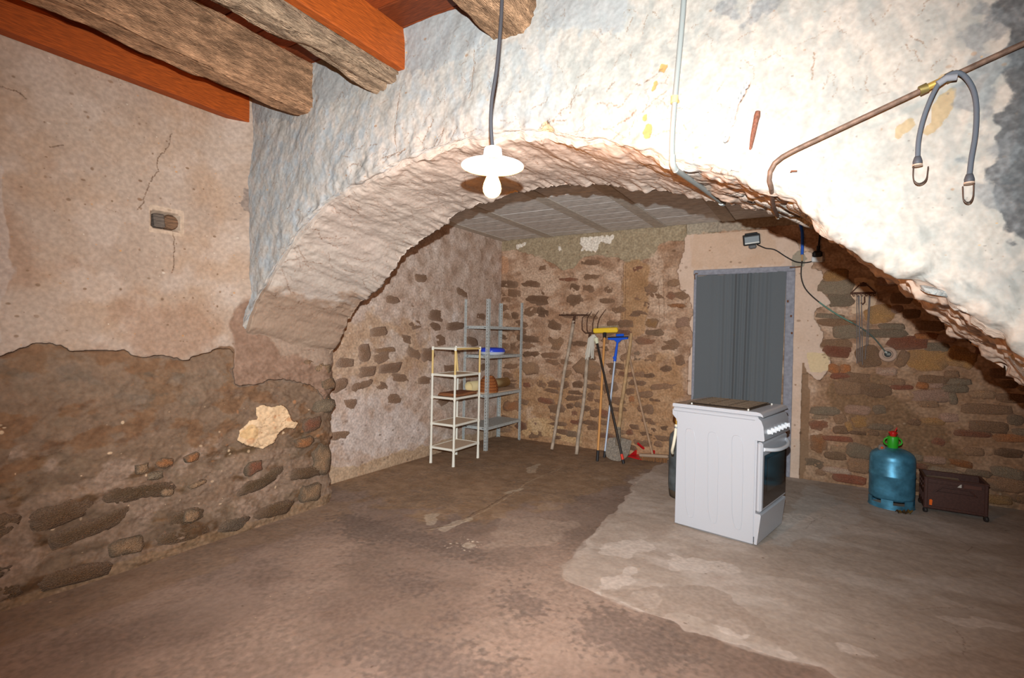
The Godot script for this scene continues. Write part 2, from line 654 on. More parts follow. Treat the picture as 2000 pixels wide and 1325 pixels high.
# ------------------------------------------------------------------ floor
func build_floor() -> void:
	var p := Paint.new(-3.6, 1.75, 0.3, 5.65, 230.0, 41)
	var n1 := p.noise(0.9, 5, 1)
	var n2 := p.noise(0.16, 4, 2)
	var n3 := p.noise(0.035, 3, 3)
	var n4 := p.noise(0.35, 5, 4, 0.35)
	var nr := p.noise(0.3, 7, 5)
	p.fill(c8(127, 107, 94), c8(156, 134, 121), n1)
	p.mottle(0.5, 6, 0.54, 0.35, c8(113, 94, 83), c8(135, 114, 102), n3, 0.6, -0.3)
	p.mottle(0.8, 7, 0.56, 0.35, c8(161, 138, 122), c8(174, 148, 132), n3, 0.6, 0.2, 0.6)
	# browner far-left zone, painted lighter where the flash is weak; then dark earthy wear, in patches and as broken speckle
	p.lay(p.field([[[-3.6, 5.65], [-1.4, 5.65], [-1.4, 4.4], [-1.75, 3.5], [-2.0, 2.9], [-2.6, 2.75], [-3.6, 2.9]]], 0.5), nr, 1.2, 0.012, c8(135, 106, 78), c8(175, 144, 114), n2, 0.7, -0.3)
	p.lay(p.field([[[-3.3, 0.3], [-2.75, 0.3], [-2.85, 2.6], [-3.3, 2.7]]], 0.25), nr, 1.0, 0.02, c8(131, 105, 84), c8(156, 130, 107), n2, 0.55, 0.0)
	var worn := p.field([[[-3.02, 2.53], [-2.13, 2.57], [-1.69, 2.54], [-1.63, 2.36], [-2.2, 2.39], [-2.47, 2.2]], [[-1.94, 2.04], [-1.8, 2.14], [-1.58, 1.93], [-1.77, 1.9]], [[-1.35, 2.12], [-1.25, 2.29], [-1.1, 2.24], [-1.1, 2.11], [-1.19, 2.03]],
		[[-0.98, 2.17], [-0.81, 2.36], [-0.47, 2.31], [-0.41, 2.06], [-0.62, 2.0], [-0.92, 2.04]], [[-1.56, 1.83], [-1.5, 1.88], [-1.4, 1.82], [-1.46, 1.77]], [[-1.74, 1.47], [-1.45, 1.7], [-1.1, 1.74], [-0.93, 1.72], [-1.1, 1.3]]], 0.22)
	var gritty := p.noise(0.05, 5, 8)
	p.lay(worn, gritty, 1.4, 0.011, c8(99, 86, 78), c8(126, 107, 98), n3, 0.6, -0.6)
	p.lay(p.noise(0.6, 4, 9), gritty, 1.2, 0.012, c8(109, 94, 83), c8(128, 111, 101), n3, 0.35, -0.5, 175.0)
	# the pale newer screed: a slab from x -1.25 on, beyond z -2.37
	var slab := p.field([[[-1.36, 5.65], [-1.4, 5.12], [-1.42, 4.67], [-1.36, 4.22], [-1.3, 3.73], [-1.3, 3.45], [-1.26, 3.13], [-1.23, 2.92], [-1.23, 2.65], [-1.17, 2.48], [-0.7, 2.4], [-0.2, 2.37], [1.8, 2.3], [1.8, 5.65]]], 0.09)
	p.lay(slab, nr, 0.55, 0.07, c8(168, 151, 138), c8(195, 177, 165), n1, 0.92, 1.2)
	p.lay(slab, p.noise(0.7, 7, 10), 1.6, 0.02, c8(185, 172, 161), c8(210, 196, 185), n2, 0.55, 0.3)
	p.lay(slab, p.noise(0.5, 6, 15, 2.0), 1.6, 0.012, c8(154, 136, 122), c8(172, 153, 138), n2, 0.55, 0.0, 210.0)
	p.lay(p.field([[[-0.16, 5.6], [0.3, 4.7], [0.1, 4.1], [-0.3, 3.5], [-0.1, 5.2]]], 0.2), nr, 0.9, 0.02, c8(180, 172, 167), c8(207, 200, 193), n1, 0.5, 0.3)
	p.lay(p.field([[[-0.79, 3.15], [-0.37, 3.2], [-0.38, 3.09], [-0.72, 2.88]], [[-1.01, 2.57], [-0.88, 2.86], [-0.81, 2.66], [-0.93, 2.52]], [[-0.8, 2.55], [-0.7, 2.61], [-0.64, 2.51], [-0.74, 2.44]], [[-0.43, 2.48], [-0.31, 2.54], [-0.13, 2.55], [-0.26, 2.46]], [[-0.13, 2.44], [0.05, 2.46], [0.06, 2.44], [-0.1, 2.4]],
		[[0.09, 2.63], [0.26, 2.66], [0.23, 2.61], [0.09, 2.6]], [[0.48, 3.15], [0.82, 3.25], [0.81, 3.2], [0.5, 3.09]], [[-0.25, 4.36], [-0.06, 4.39], [-0.08, 4.16], [-0.2, 4.04]], [[0.09, 3.3], [0.16, 3.35], [0.12, 3.25]], [[-1.12, 2.95], [-1.0, 3.3], [-0.85, 3.2], [-0.95, 2.9]]], 0.1), nr, 1.4, 0.05, c8(203, 187, 176), c8(220, 206, 195), n3, 0.6, 0.5)
	p.lay(p.field([[[-0.98, 2.42], [-0.55, 2.85], [-0.3, 2.75], [-0.1, 2.5], [-0.6, 2.45]], [[0.1, 2.45], [0.6, 2.9], [1.0, 2.9], [0.7, 2.5]]], 0.12), nr, 1.3, 0.06, c8(151, 134, 121), c8(165, 145, 131), n3, 0.6, -0.3)
	# the shallow channel and lime spills
	p.line([[-2.19, 2.62], [-2.1, 2.75], [-2.09, 3.2], [-2.13, 3.6], [-2.19, 3.9], [-2.17, 4.56]], 0.012, c8(179, 156, 129), 0.5, 2.0, 0.012)
	p.line([[-2.22, 2.62], [-2.13, 2.75], [-2.12, 3.2], [-2.16, 3.6]], 0.01, c8(102, 81, 66), 0.6, -2.0, 0.012)
	p.lay(p.field([[[-2.15, 2.67], [-2.17, 2.81], [-2.09, 2.95], [-2.05, 2.77], [-2.09, 2.62]], [[-1.9, 2.55], [-1.86, 2.61], [-1.77, 2.58], [-1.82, 2.51]], [[-2.45, 4.36], [-2.43, 4.59], [-2.28, 4.24], [-2.34, 4.17]], [[-2.4, 2.83], [-2.34, 2.91], [-2.2, 2.65]], [[-2.19, 3.6], [-2.1, 3.85], [-2.15, 3.5]]], 0.06), nr, 1.2, 0.04, c8(181, 165, 145), c8(210, 194, 174), n3, 0.55, 0.4)
	p.lay(p.field([[[-1.86, 3.49], [-1.71, 3.59], [-1.66, 3.45], [-1.79, 3.39]], [[-1.79, 2.96], [-1.61, 3.04], [-1.56, 2.96], [-1.67, 2.81]], [[-1.79, 4.45], [-1.64, 4.55], [-1.63, 4.42], [-1.73, 4.35]], [[-1.95, 3.1], [-1.4, 3.3], [-1.45, 2.8], [-1.7, 2.6]]], 0.12), nr, 1.2, 0.018, c8(179, 156, 138), c8(194, 174, 156), n3, 0.3, 0.2)
	p.specks(40, -1.95, -1.75, 2.45, 2.65, 0.002, 0.008, c8(243, 226, 203), 0.9, 0.8)
	p.specks(160, -3.2, 1.5, 0.6, 5.4, 0.002, 0.007, c8(97, 77, 63), 0.8, 0.6)
	p.specks(90, -3.1, 1.2, 0.6, 4.5, 0.002, 0.005, c8(221, 194, 158), 0.8, 0.8)
	p.cracks(14, -0.9, 1.4, 2.6, 5.0, 0.35, 0.4, 1.0, 0.003, c8(108, 90, 79), 0.7, -1.0)
	p.tone(n3, 0.06)
	p.relief(n3, 0.6)
	p.relief(n2, 1.5)
	var body := boxes([hull(Vector3(-4.0, -0.3, -6.0), Vector3(2.2, -0.05, 1.7)), hull(Vector3(-3.6, -0.06, -0.32), Vector3(1.75, 0.0, 1.45))])
	var o := skin("floor", p, Vector2(-3.58, 1.72), Vector2(0.3, 5.62), 0.02, Vector3.ZERO, Vector3.RIGHT, Vector3.FORWARD, 0.006, 0.82, body, mat(c8(140, 112, 94), 0.85, {"tex": blotch, "scale": 0.8}))
	tag(o, "worn brown concrete cellar floor with a paler screed slab", "floor", "", "structure")

# ------------------------------------------------------------------ left wall
const SOFTEN := 128
func build_left_wall() -> void:
	var p := Paint.new(0.3, 2.64, -0.05, 2.85, 400.0, 51)
	var n1 := p.noise(0.7, 5, 11)
	var n2 := p.noise(0.12, 4, 12)
	var n3 := p.noise(0.03, 3, 13)
	var n4 := p.noise(0.3, 5, 14, 2.2)
	# upper lime plaster
	var nr := p.noise(0.3, 7, 15)
	var nq := p.noise(0.09, 6, 16)
	p.fill(c8(156, 133, 116), c8(171, 150, 134), n1)
	p.mottle(0.5, 17, 0.54, 0.3, c8(160, 129, 104), c8(168, 138, 115), nq, 0.55, 0.0)
	p.mottle(0.35, 18, 0.6, 0.25, c8(174, 155, 142), c8(181, 162, 149), nq, 0.5, 0.0)
	p.lay(p.field([[[1.3, 1.5], [1.75, 1.35], [1.85, 1.1], [1.2, 1.05]], [[0.75, 1.9], [1.0, 1.7], [1.05, 1.4], [0.75, 1.3]]], 0.4), nr, 1.2, 0.008, c8(139, 108, 87), c8(156, 125, 104), nq, 0.65, 0.0)
	p.lay(p.field([[[0.77, 1.72], [0.8, 1.72], [0.8, 1.4], [0.77, 1.4]], [[0.66, 2.0], [0.78, 2.0], [0.78, 1.2], [0.66, 1.2]]], 0.06), nr, 1.2, 0.04, c8(167, 151, 143), c8(176, 160, 149), n3, 0.6, 0.3)
	# the pier under the arch: redder bare render
	p.lay(p.field([[[1.86, 1.5], [2.64, 1.5], [2.64, -0.05], [1.86, -0.05]]], 0.2), nr, 0.8, 0.02, c8(117, 89, 72), c8(147, 117, 99), nq, 0.9, -1.5)
	p.lay(p.field([[[2.0, 1.4], [2.64, 1.4], [2.64, 1.05], [2.1, 1.1]]], 0.15), nr, 1.1, 0.02, c8(152, 130, 113), c8(165, 144, 127), nq, 0.7, 0.5)
	# bare lower zone: grey mortar over rubble, with a ragged plaster edge above it
	var low := p.field([[[0.2, 1.145], [0.76, 1.145], [0.83, 1.18], [0.9, 1.216], [0.99, 1.2], [1.02, 1.172], [1.12, 1.166], [1.26, 1.177], [1.29, 1.143], [1.34, 1.133], [1.43, 1.14], [1.5, 1.118], [1.56, 1.106], [1.58, 1.126], [1.69, 1.155], [1.74, 1.18], [1.83, 1.182], [1.84, 1.12], [1.83, 0.99], [1.845, 0.945], [2.03, 0.937], [2.06, 0.965], [2.2, 0.956], [2.3, 0.93], [2.42, 0.9], [2.5, 0.8], [2.64, 0.7], [2.64, -0.05], [0.2, -0.05]]], 0.03)
	p.lay(low, nr, 0.7, 0.12, c8(98, 79, 65), c8(122, 101, 86), nq, 1.0, -8.0)
	p.lay(low, p.noise(0.35, 7, 19, 1.8), 1.3, 0.02, c8(92, 65, 46), c8(115, 82, 59), nq, 0.75, -1.5, 150.0)
	var lowest := p.field([[[0.2, 0.72], [1.2, 0.62], [1.9, 0.55], [2.64, 0.62], [2.64, -0.05], [0.2, -0.05]]], 0.4)
	p.lay(lowest, p.noise(0.3, 7, 20, 2.0), 1.4, 0.02, c8(103, 72, 50), c8(131, 98, 71), nq, 0.65, -2.5)
	p.lay(lowest, p.noise(0.4, 7, 21, 1.5), 1.5, 0.02, c8(79, 63, 45), c8(100, 81, 59), nq, 0.65, -3.0, 150.0)
	p.lay(p.field([[[0.76, 1.14], [0.9, 1.2], [1.08, 1.16], [1.1, 1.02], [0.95, 0.95], [0.8, 1.0]], [[1.0, 1.0], [1.6, 1.06], [1.8, 1.1], [1.8, 0.95], [1.3, 0.85]]], 0.15), nr, 1.0, 0.03, c8(96, 82, 67), c8(110, 92, 78), nq, 0.7, 0.8)
	p.lay(low, p.noise(0.14, 7, 24, 1.6), 1.3, 0.025, c8(116, 85, 62), c8(135, 103, 77), nq, 0.6, 1.5, 205.0)
	p.lay(lowest, p.noise(0.16, 7, 25, 1.8), 1.3, 0.025, c8(74, 52, 36), c8(92, 68, 48), nq, 0.65, -3.5, 205.0)
	p.lay(low, p.noise(0.2, 7, 26, 1.5), 1.3, 0.03, c8(116, 100, 86), c8(131, 113, 99), nq, 0.5, 1.0, 218.0)
	# saltpetre bloom and broken lumps of lime
	p.lay(p.field([[[0.88, 0.71], [0.97, 0.69], [0.95, 0.66], [0.89, 0.68]], [[1.3, 0.29], [1.44, 0.34], [1.47, 0.28], [1.35, 0.22]], [[0.92, 0.34], [1.02, 0.41], [1.04, 0.38], [0.96, 0.3]], [[0.7, 0.23], [0.87, 0.2], [0.97, 0.23], [1.0, 0.18], [0.7, 0.17]], [[0.93, 0.05], [1.04, 0.07], [1.06, 0.02], [0.94, 0.01]], [[0.7, 0.04], [0.86, 0.06], [0.87, 0.0], [0.7, -0.02]],
		[[1.54, 0.55], [1.84, 0.5], [1.78, 0.48], [1.56, 0.51]], [[1.79, 0.14], [2.06, 0.13], [2.04, 0.02], [1.82, 0.08]], [[1.1, 0.5], [1.25, 0.62], [1.35, 0.5], [1.2, 0.4]], [[1.9, 0.35], [2.2, 0.3], [2.2, 0.2], [1.9, 0.2]]], 0.16), p.noise(0.12, 7, 22, 1.4), 1.3, 0.012, c8(138, 115, 99), c8(162, 137, 120), n3, 0.75, 1.5, 96.0)
	p.lay(lowest, p.noise(0.25, 7, 23, 2.2), 1.5, 0.02, c8(134, 110, 93), c8(152, 126, 108), n3, 0.6, 1.0, 215.0)
	p.lay(p.field([[[0.2, 0.07], [1.0, 0.07], [1.7, 0.05], [2.64, 0.07], [2.64, -0.05], [0.2, -0.05]]], 0.08), nr, 1.1, 0.03, c8(122, 96, 71), c8(145, 115, 88), n3, 0.65, 3.0)
	# one cream patch of fresh plaster
	p.lay(p.field([[[1.99, 0.785], [2.03, 0.804], [2.1, 0.778], [2.17, 0.788], [2.22, 0.75], [2.245, 0.67], [2.3, 0.65], [2.27, 0.61], [2.2, 0.625], [2.16, 0.6], [2.13, 0.54], [2.04, 0.51], [1.93, 0.55], [1.87, 0.59], [1.88, 0.656], [1.93, 0.69], [1.95, 0.71], [2.0, 0.713]]], 0.014), n2, 0.5, 0.2, c8(206, 170, 132), c8(220, 186, 150), nq, 1.0, 7.0)
	p.lay(p.field([[[1.87, 0.65], [1.95, 0.68], [2.03, 0.66], [1.98, 0.58], [1.9, 0.6]]], 0.05), n2, 0.5, 0.05, c8(198, 156, 104), c8(206, 166, 116), nq, 0.6, 0.0)
	p.cracks(8, 1.95, 2.2, 0.55, 0.68, 0.07, 0.0, 0.8, 0.004, c8(140, 104, 78), 0.8, -2.0)
	p.specks(60, 0.6, 2.5, 0.1, 0.85, 0.002, 0.012, c8(208, 178, 146), 0.9, 2.0)
	p.specks(40, 1.7, 2.5, 0.3, 0.8, 0.003, 0.02, c8(176, 116, 76), 0.6, 2.0)
	# plaster blemishes: pits, stains, cracks
	p.specks(230, 0.5, 1.85, 1.2, 2.6, 0.0015, 0.008, c8(110, 84, 64), 0.75, -1.5)
	p.specks(60, 0.5, 1.85, 1.2, 2.6, 0.0015, 0.005, c8(214, 198, 180), 0.8, 0.8)
	p.specks(60, 0.5, 1.85, 1.2, 2.6, 0.0015, 0.005, c8(190, 130, 76), 0.8, 0.3)
	p.specks(16, 1.8, 1.93, 1.95, 2.2, 0.004, 0.016, c8(96, 82, 74), 0.6, -3.0)
	p.lay(p.field([[[1.86, 2.16], [1.92, 2.2], [1.95, 2.1], [1.9, 1.95], [1.82, 2.08]]], 0.05), nq, 1.6, 0.03, c8(104, 92, 86), c8(134, 118, 108), n3, 0.7, -2.0)
	for c in [[[1.465, 2.376], [1.44, 2.29], [1.395, 2.226], [1.396, 2.14], [1.37, 2.108], [1.346, 2.03], [1.33, 1.96], [1.296, 1.913]], [[0.94, 2.134], [0.994, 2.155]], [[0.768, 2.341], [0.814, 2.344], [0.857, 2.321]], [[1.47, 1.83], [1.48, 1.7], [1.475, 1.6]]]:
		p.line(c, 0.005, c8(104, 82, 66), 0.8, -2.0, 0.008)
	p.cracks(26, 0.6, 1.84, 1.25, 2.6, 0.06, 0.4, 1.5, 0.0025, c8(116, 92, 74), 0.6, -1.0)
	p.cracks(30, 1.9, 2.6, 0.1, 1.3, 0.1, 0.0, 0.6, 0.004, c8(92, 66, 50), 0.7, -2.5)
	p.cracks(40, 0.7, 2.5, 0.15, 0.9, 0.12, 0.25, 0.5, 0.004, c8(86, 66, 48), 0.45, -2.0)
	p.lay(p.field([[[1.36, 1.95], [1.53, 1.95], [1.53, 1.81], [1.36, 1.81]]], 0.02), n2, 0.6, 0.12, c8(190, 162, 138), c8(204, 178, 152), n2, 0.5, 0.0)
	p.tone(n3, 0.09)
	p.relief(n3, 0.7)
	p.relief(nq, 1.6)
	var body := boxes([hull(Vector3(-3.7, -0.1, -2.56), Vector3(-3.19, 3.0, -0.3)), hull(Vector3(-3.7, -0.1, -0.32), Vector3(-3.12, 3.0, 1.7))])
	var bend := func(a: float, b: float) -> float:
		var v := 0.0
		if b < 1.15 and b > 0.0:      # rubble swells under the mortar
			v += (mid.get_noise_3d(a * 0.5, b * 0.8, 4.0) * 0.02 + tiny.get_noise_3d(a * 0.7, b, 2.0) * 0.006) * smoothstep(1.15, 1.0, b)
		if b > 1.3 and a > 1.66:     # plaster runs round into the arch
			v += 0.10 * pow(clampf((a - 1.66) / 0.22, 0.0, 1.0), 2.2) * smoothstep(1.32, 1.55, b)
		if a > 2.5:                   # the worn far arris of the pier
			v -= 0.09 * pow((a - 2.5) / 0.14, 2.0) * (0.6 + 0.6 * mid.get_noise_3d(0.0, b * 0.6, 9.0))
		if a > 1.37 and a < 1.505 and b > 1.838 and b < 1.92:
			v -= 0.05
		return v
	var o := skin("wall_left", p, Vector2(0.3, 2.62), Vector2(-0.03, 2.85), 0.0095, Vector3(-3.12, 0, 0), Vector3.FORWARD, Vector3.UP, 0.012, 0.9, body, mat(c8(190, 160, 134), 0.9, {"tex": blotch, "scale": 0.7}), bend)
	tag(o, "left wall of peeling tan plaster over bare grey rubble", "wall", "", "structure")
	var tones := stone_tones()
	for s in parse("1.45 .54 .09 .05 g; 1.98 .40 .10 .07 b; 2.51 .34 .13 .19 h; 2.42 .12 .16 .11 h; 1.28 .13 .14 .08 h; 1.63 .38 .09 .03 h; 1.60 .20 .08 .06 h; 1.60 .54 .07 .05 g; 1.34 .53 .06 .05 h; 1.47 .37 .06 .04 h; 2.42 .62 .14 .09 b; 2.36 .50 .12 .07 g; 2.52 .74 .16 .10 c; 2.50 1.02 .12 .06 h; 2.38 1.06 .08 .04 d; 2.55 .90 .10 .08 d; 1.40 .48 .08 .04 c"):
		var st := obj("stone", stone_mesh(s.w * 1.2, s.h * 1.2, 0.010, rng, tones[s.tone].lerp(c8(112, 88, 68), 0.3), c8(112, 95, 79), 0.7), stone_mat(), o)
		st.position = Vector3(-3.125 + big.get_noise_3d(-3.12, s.y, -s.x) * 0.012, s.y, -s.x)
		st.basis = Basis(Vector3.UP, PI / 2) * Basis(Vector3.BACK, rng.randf_range(-0.25, 0.25))
	# broad stones of the footing, half drowned in pale lime mortar
	var yy := 0.08
	while yy < 0.48:
		var row := rng.randf_range(0.09, 0.15)
		var xx := 0.45 + rng.randf_range(0.0, 0.2)
		while xx < 2.35:
			var w := rng.randf_range(0.16, 0.36)
			if rng.randf() < 0.55:
				var tint: Color = [c8(110, 85, 64), c8(116, 88, 66), c8(104, 82, 62), c8(120, 96, 76), c8(110, 93, 78)][rng.randi() % 5]
				var st := obj("stone", stone_mesh(w, row * 1.05, 0.016, rng, tint, c8(122, 100, 83), 0.72), stone_mat(), o)
				st.position = Vector3(-3.138 + big.get_noise_3d(-3.12, yy, -xx) * 0.012, yy + rng.randf_range(-0.02, 0.02), -(xx + w * 0.5))
				st.basis = Basis(Vector3.UP, PI / 2) * Basis(Vector3.BACK, rng.randf_range(-0.12, 0.2))
			xx += w + 0.015
		yy += row + 0.012
	# the sawn-off beam end left in its hole
	var peg := obj("wooden_beam_stub", MB.new().tube([Vector3(-0.06, 0, 0), Vector3(-0.012, 0.002, 0), Vector3(0, 0.002, 0)], [0.04, 0.042, 0.036], 14).mesh(), mat(c8(150, 112, 84), 0.9, {"tex": streak, "scale": 9.0, "bump": streak, "depth": 0.4}), o)
	peg.position = Vector3(-3.115, 1.878, -1.465)
	peg.set_meta("label", "round sawn timber stub")
	var block := obj("wooden_wedge", MB.new().at(Vector3.ZERO, Vector3(0.1, 0, 0.05)).box(Vector3.ZERO, Vector3(0.06, 0.075, 0.055), 0.006).mesh(), mat(c8(128, 112, 100), 0.9, {"tex": streak, "scale": 9.0}), o)
	block.position = Vector3(-3.14, 1.876, -1.405)

func parse(s: String) -> Array:
	var out := []
	for part in s.split(";"):
		var f := part.strip_edges().split(" ", false)
		out.append({"x": float(f[0]), "y": float(f[1]), "w": float(f[2]), "h": float(f[3]), "tone": f[4]})
	return out

var _stone: StandardMaterial3D
func stone_mat() -> StandardMaterial3D:
	if _stone == null:
		_stone = mat(Color(1, 1, 1), 0.9, {"tex": faint, "scale": Vector3(2.6, 5.0, 2.6), "bump": pits, "depth": 0.7, "spec": 0.2, "detail": specks, "detail_scale": 5.0})
		_stone.vertex_color_use_as_albedo = true
	return _stone

func stone_tones() -> Dictionary:
	return {"a": c8(203, 150, 96), "b": c8(155, 94, 73), "c": c8(163, 143, 120), "d": c8(169, 130, 101), "e": c8(137, 104, 81), "f": c8(214, 169, 146), "g": c8(200, 126, 79), "h": c8(195, 154, 119)}

# ------------------------------------------------------------------ back wall
func build_back_wall() -> void:
	var p := Paint.new(-3.62, 1.75, -0.05, 2.55, 230.0, 61)
	var n1 := p.noise(0.6, 5, 31)
	var n2 := p.noise(0.12, 4, 32)
	var n3 := p.noise(0.03, 3, 33)
	var n4 := p.noise(0.3, 5, 34, 2.5)
	var nr := p.noise(0.3, 7, 35)
	var nq := p.noise(0.08, 6, 36)
	p.fill(c8(169, 133, 107), c8(201, 166, 140), nr)
	p.mottle(0.3, 37, 0.52, 0.4, c8(148, 108, 81), c8(177, 134, 104), nq, 0.65, -2.0, 1.8)
	p.mottle(0.22, 40, 0.56, 0.4, c8(208, 177, 155), c8(230, 200, 176), nq, 0.55, 1.5, 1.4)
	p.mottle(0.16, 44, 0.62, 0.35, c8(130, 96, 72), c8(150, 111, 86), nq, 0.6, -3.0, 1.8)
	# browner foot of the left half, greyer smear over the right half
	p.lay(p.field([[[-3.6, 0.9], [-2.3, 0.85], [-1.25, 1.0], [-1.25, -0.05], [-3.6, -0.05]]], 0.5), nr, 1.2, 0.01, c8(160, 117, 78), c8(189, 144, 103), nq, 0.6, 0.0)
	p.lay(p.field([[[0.05, 0.95], [0.43, 0.97], [0.58, 0.72], [0.9, 0.62], [1.0, 0.34], [0.73, 0.21], [0.37, 0.38], [0.06, 0.67]]], 0.25), nr, 1.0, 0.02, c8(97, 74, 53), c8(114, 88, 64), nq, 0.85, 5.0)
	# old mortar band under the ceiling
	p.lay(p.field([[[-3.84, 2.6], [-0.93, 2.6], [-0.93, 2.34], [-1.28, 2.3], [-1.43, 2.31], [-1.54, 2.29], [-1.59, 2.17], [-1.86, 2.1], [-1.99, 2.17], [-2.2, 2.2], [-2.42, 2.2], [-2.53, 2.09], [-2.66, 2.05], [-2.77, 2.12], [-2.96, 2.23], [-3.32, 2.34], [-3.6, 2.35]]], 0.05), nr, 1.0, 0.06, c8(151, 132, 106), c8(181, 163, 135), nq, 0.9, 5.0)
	p.lay(p.field([[[-1.25, 2.6], [1.7, 2.6], [1.7, 2.4], [-0.3, 2.38], [-1.25, 2.36]]], 0.03), n2, 0.4, 0.08, c8(159, 143, 126), c8(181, 166, 146), n1, 0.9, 8.0)
	p.lay(p.field([[[-3.32, 2.4], [-3.15, 2.44], [-3.18, 2.39], [-3.3, 2.35]], [[-2.43, 2.43], [-2.02, 2.42], [-2.08, 2.33], [-2.2, 2.36], [-2.24, 2.25], [-2.36, 2.27], [-2.45, 2.36]], [[-2.73, 2.34], [-2.69, 2.34], [-2.69, 2.3], [-2.73, 2.3]], [[-2.45, 2.3], [-2.4, 2.31], [-2.4, 2.27], [-2.45, 2.27]]], 0.03), nq, 1.3, 0.05, c8(233, 218, 203), c8(249, 236, 223), n3, 0.9, 1.5)
	p.lay(p.field([[[-1.59, 2.13], [-1.48, 2.14], [-1.47, 1.96], [-1.53, 1.89], [-1.6, 1.97]], [[-1.63, 1.88], [-1.56, 1.87], [-1.56, 1.71], [-1.63, 1.71]], [[-2.96, 2.25], [-2.8, 2.12], [-2.7, 2.01], [-3.07, 1.95], [-3.27, 2.1]], [[-3.24, 2.04], [-2.79, 2.0], [-2.76, 1.75], [-3.16, 1.72]], [[-3.15, 0.27], [-2.94, 0.31], [-2.91, 0.17], [-3.1, 0.13]], [[-3.27, 1.3], [-2.98, 1.18], [-2.98, 1.05], [-3.29, 1.13]]], 0.2), nr, 1.4, 0.02, c8(193, 162, 138), c8(216, 186, 163), n3, 0.55, 2.0)
	p.lay(p.field([[[-1.9, 2.13], [-1.63, 2.08], [-1.63, 1.71], [-1.68, 1.33], [-1.88, 1.36]]], 0.14), nr, 0.9, 0.02, c8(160, 119, 80), c8(180, 136, 96), n1, 0.7, 3.0)
	p.lay(p.field([[[-3.62, 2.3], [-3.42, 2.26], [-3.41, 2.04], [-3.62, 2.03]]], 0.1), n2, 0.5, 0.03, c8(197, 146, 111), c8(211, 162, 129), n1, 0.7, 1.0)
	p.lay(p.field([[[-3.0, 0.28], [-2.4, 0.2], [-2.4, 0.06], [-3.2, 0.08]]], 0.15), nr, 1.2, 0.03, c8(201, 162, 114), c8(220, 184, 141), n3, 0.6, 1.0)
	for c in [[[-1.923, 2.11], [-1.916, 1.4]], [[-1.893, 2.09], [-1.888, 1.47]], [[-1.939, 1.96], [-1.937, 1.47]], [[-1.532, 1.89], [-1.502, 1.4]], [[-1.479, 1.95], [-1.459, 1.48]], [[-1.426, 1.94], [-1.426, 1.58]], [[-3.52, 2.3], [-3.5, 1.4]]]:
		p.line(c, 0.008, c8(103, 76, 58), 0.4, -0.8, 0.003)
	p.lay(p.field([[[0.03, 1.0], [0.5, 1.1], [1.0, 1.0], [1.72, 0.9], [1.72, -0.05], [-0.1, -0.05]]], 0.4), nr, 1.0, 0.012, c8(142, 106, 78), c8(166, 128, 98), nq, 0.6, 0.0)
	p.tone(n3, 0.12)
	# smooth plaster round the doorway, its broken edges and the repair beside the junction
	var soft := p.field([[[-1.255, 2.364], [-0.9, 2.36], [-0.5, 2.36], [-0.24, 2.22], [-0.2, 2.116], [-0.14, 2.123], [-0.1, 2.09], [-0.11, 1.96], [-0.03, 1.935], [-0.016, 1.89], [-0.03, 1.8], [0.0, 1.71], [0.06, 1.636], [-0.07, 1.584], [-0.09, 1.5], [-0.03, 1.41], [0.0, 1.33], [-0.03, 1.24], [0.0, 1.18], [0.06, 1.11], [0.03, 1.01], [-0.03, 0.92], [-0.115, 0.99], [-0.155, 0.98], [-0.16, 1.0], [-0.174, 0.56], [-0.167, -0.05], [-0.3, -0.05], [-0.3, 1.9], [-1.1, 1.9], [-1.1, 0.7], [-1.2, 0.7], [-1.19, 1.1], [-1.15, 1.3], [-1.2, 1.45], [-1.16, 1.55], [-1.21, 1.74], [-1.3, 1.8], [-1.33, 2.0], [-1.27, 2.2]]], 0.025)
	p.lay(soft, nq, 0.6, 0.12, c8(214, 182, 159), c8(227, 197, 177), nr, 1.0, 6.0)
	p.lay(p.field([[[-1.2, 2.36], [-0.5, 2.36], [-0.3, 2.0], [-1.2, 2.0]]], 0.06), p.noise(0.08, 3, 38, 0.12), 1.0, 0.02, c8(204, 162, 129), c8(218, 180, 150), n2, 0.4, 0.0)
	p.lay(p.field([[[-0.28, 1.99], [-0.273, 2.09], [-0.217, 2.14], [-0.17, 2.1], [-0.158, 2.06], [-0.176, 1.985]]], 0.02), n2, 0.4, 0.15, c8(161, 145, 126), c8(172, 158, 139), n1, 1.0, 3.0)
	p.lay(p.field([[[-0.14, 1.18], [0.04, 1.18], [0.06, 1.02], [-0.1, 1.0]]], 0.03), n2, 0.4, 0.1, c8(223, 195, 149), c8(232, 203, 160), n1, 0.8, 1.0)
	p.lay(p.field([[[-0.165, 1.1], [-0.12, 0.98], [-0.1, 0.75], [-0.1, 0.2], [-0.15, -0.06], [-0.174, -0.06], [-0.171, 0.74]]], 0.02), n2, 0.4, 0.1, c8(141, 108, 82), c8(156, 123, 97), n1, 0.9, 0.0)
	p.lay(p.field([[[0.22, 1.86], [0.35, 1.85], [0.4, 1.7], [0.36, 1.56], [0.21, 1.55], [0.2, 1.7]]], 0.03), n2, 0.7, 0.1, c8(219, 182, 151), c8(230, 195, 164), n1, 0.9, 2.0)
	p.specks(60, -1.3, 0.0, 0.1, 2.3, 0.003, 0.012, c8(149, 104, 75), 0.7, -1.0)
	p.specks(500, -3.5, 1.6, 0.0, 2.3, 0.003, 0.016, c8(105, 76, 57), 0.5, -3.0)
	p.specks(300, -3.5, 1.6, 0.0, 2.3, 0.003, 0.012, c8(210, 182, 157), 0.5, 2.0)
	p.cracks(160, -3.5, -1.3, 0.1, 2.1, 0.12, 0.0, 0.5, 0.006, c8(98, 72, 53), 0.5, -4.0)
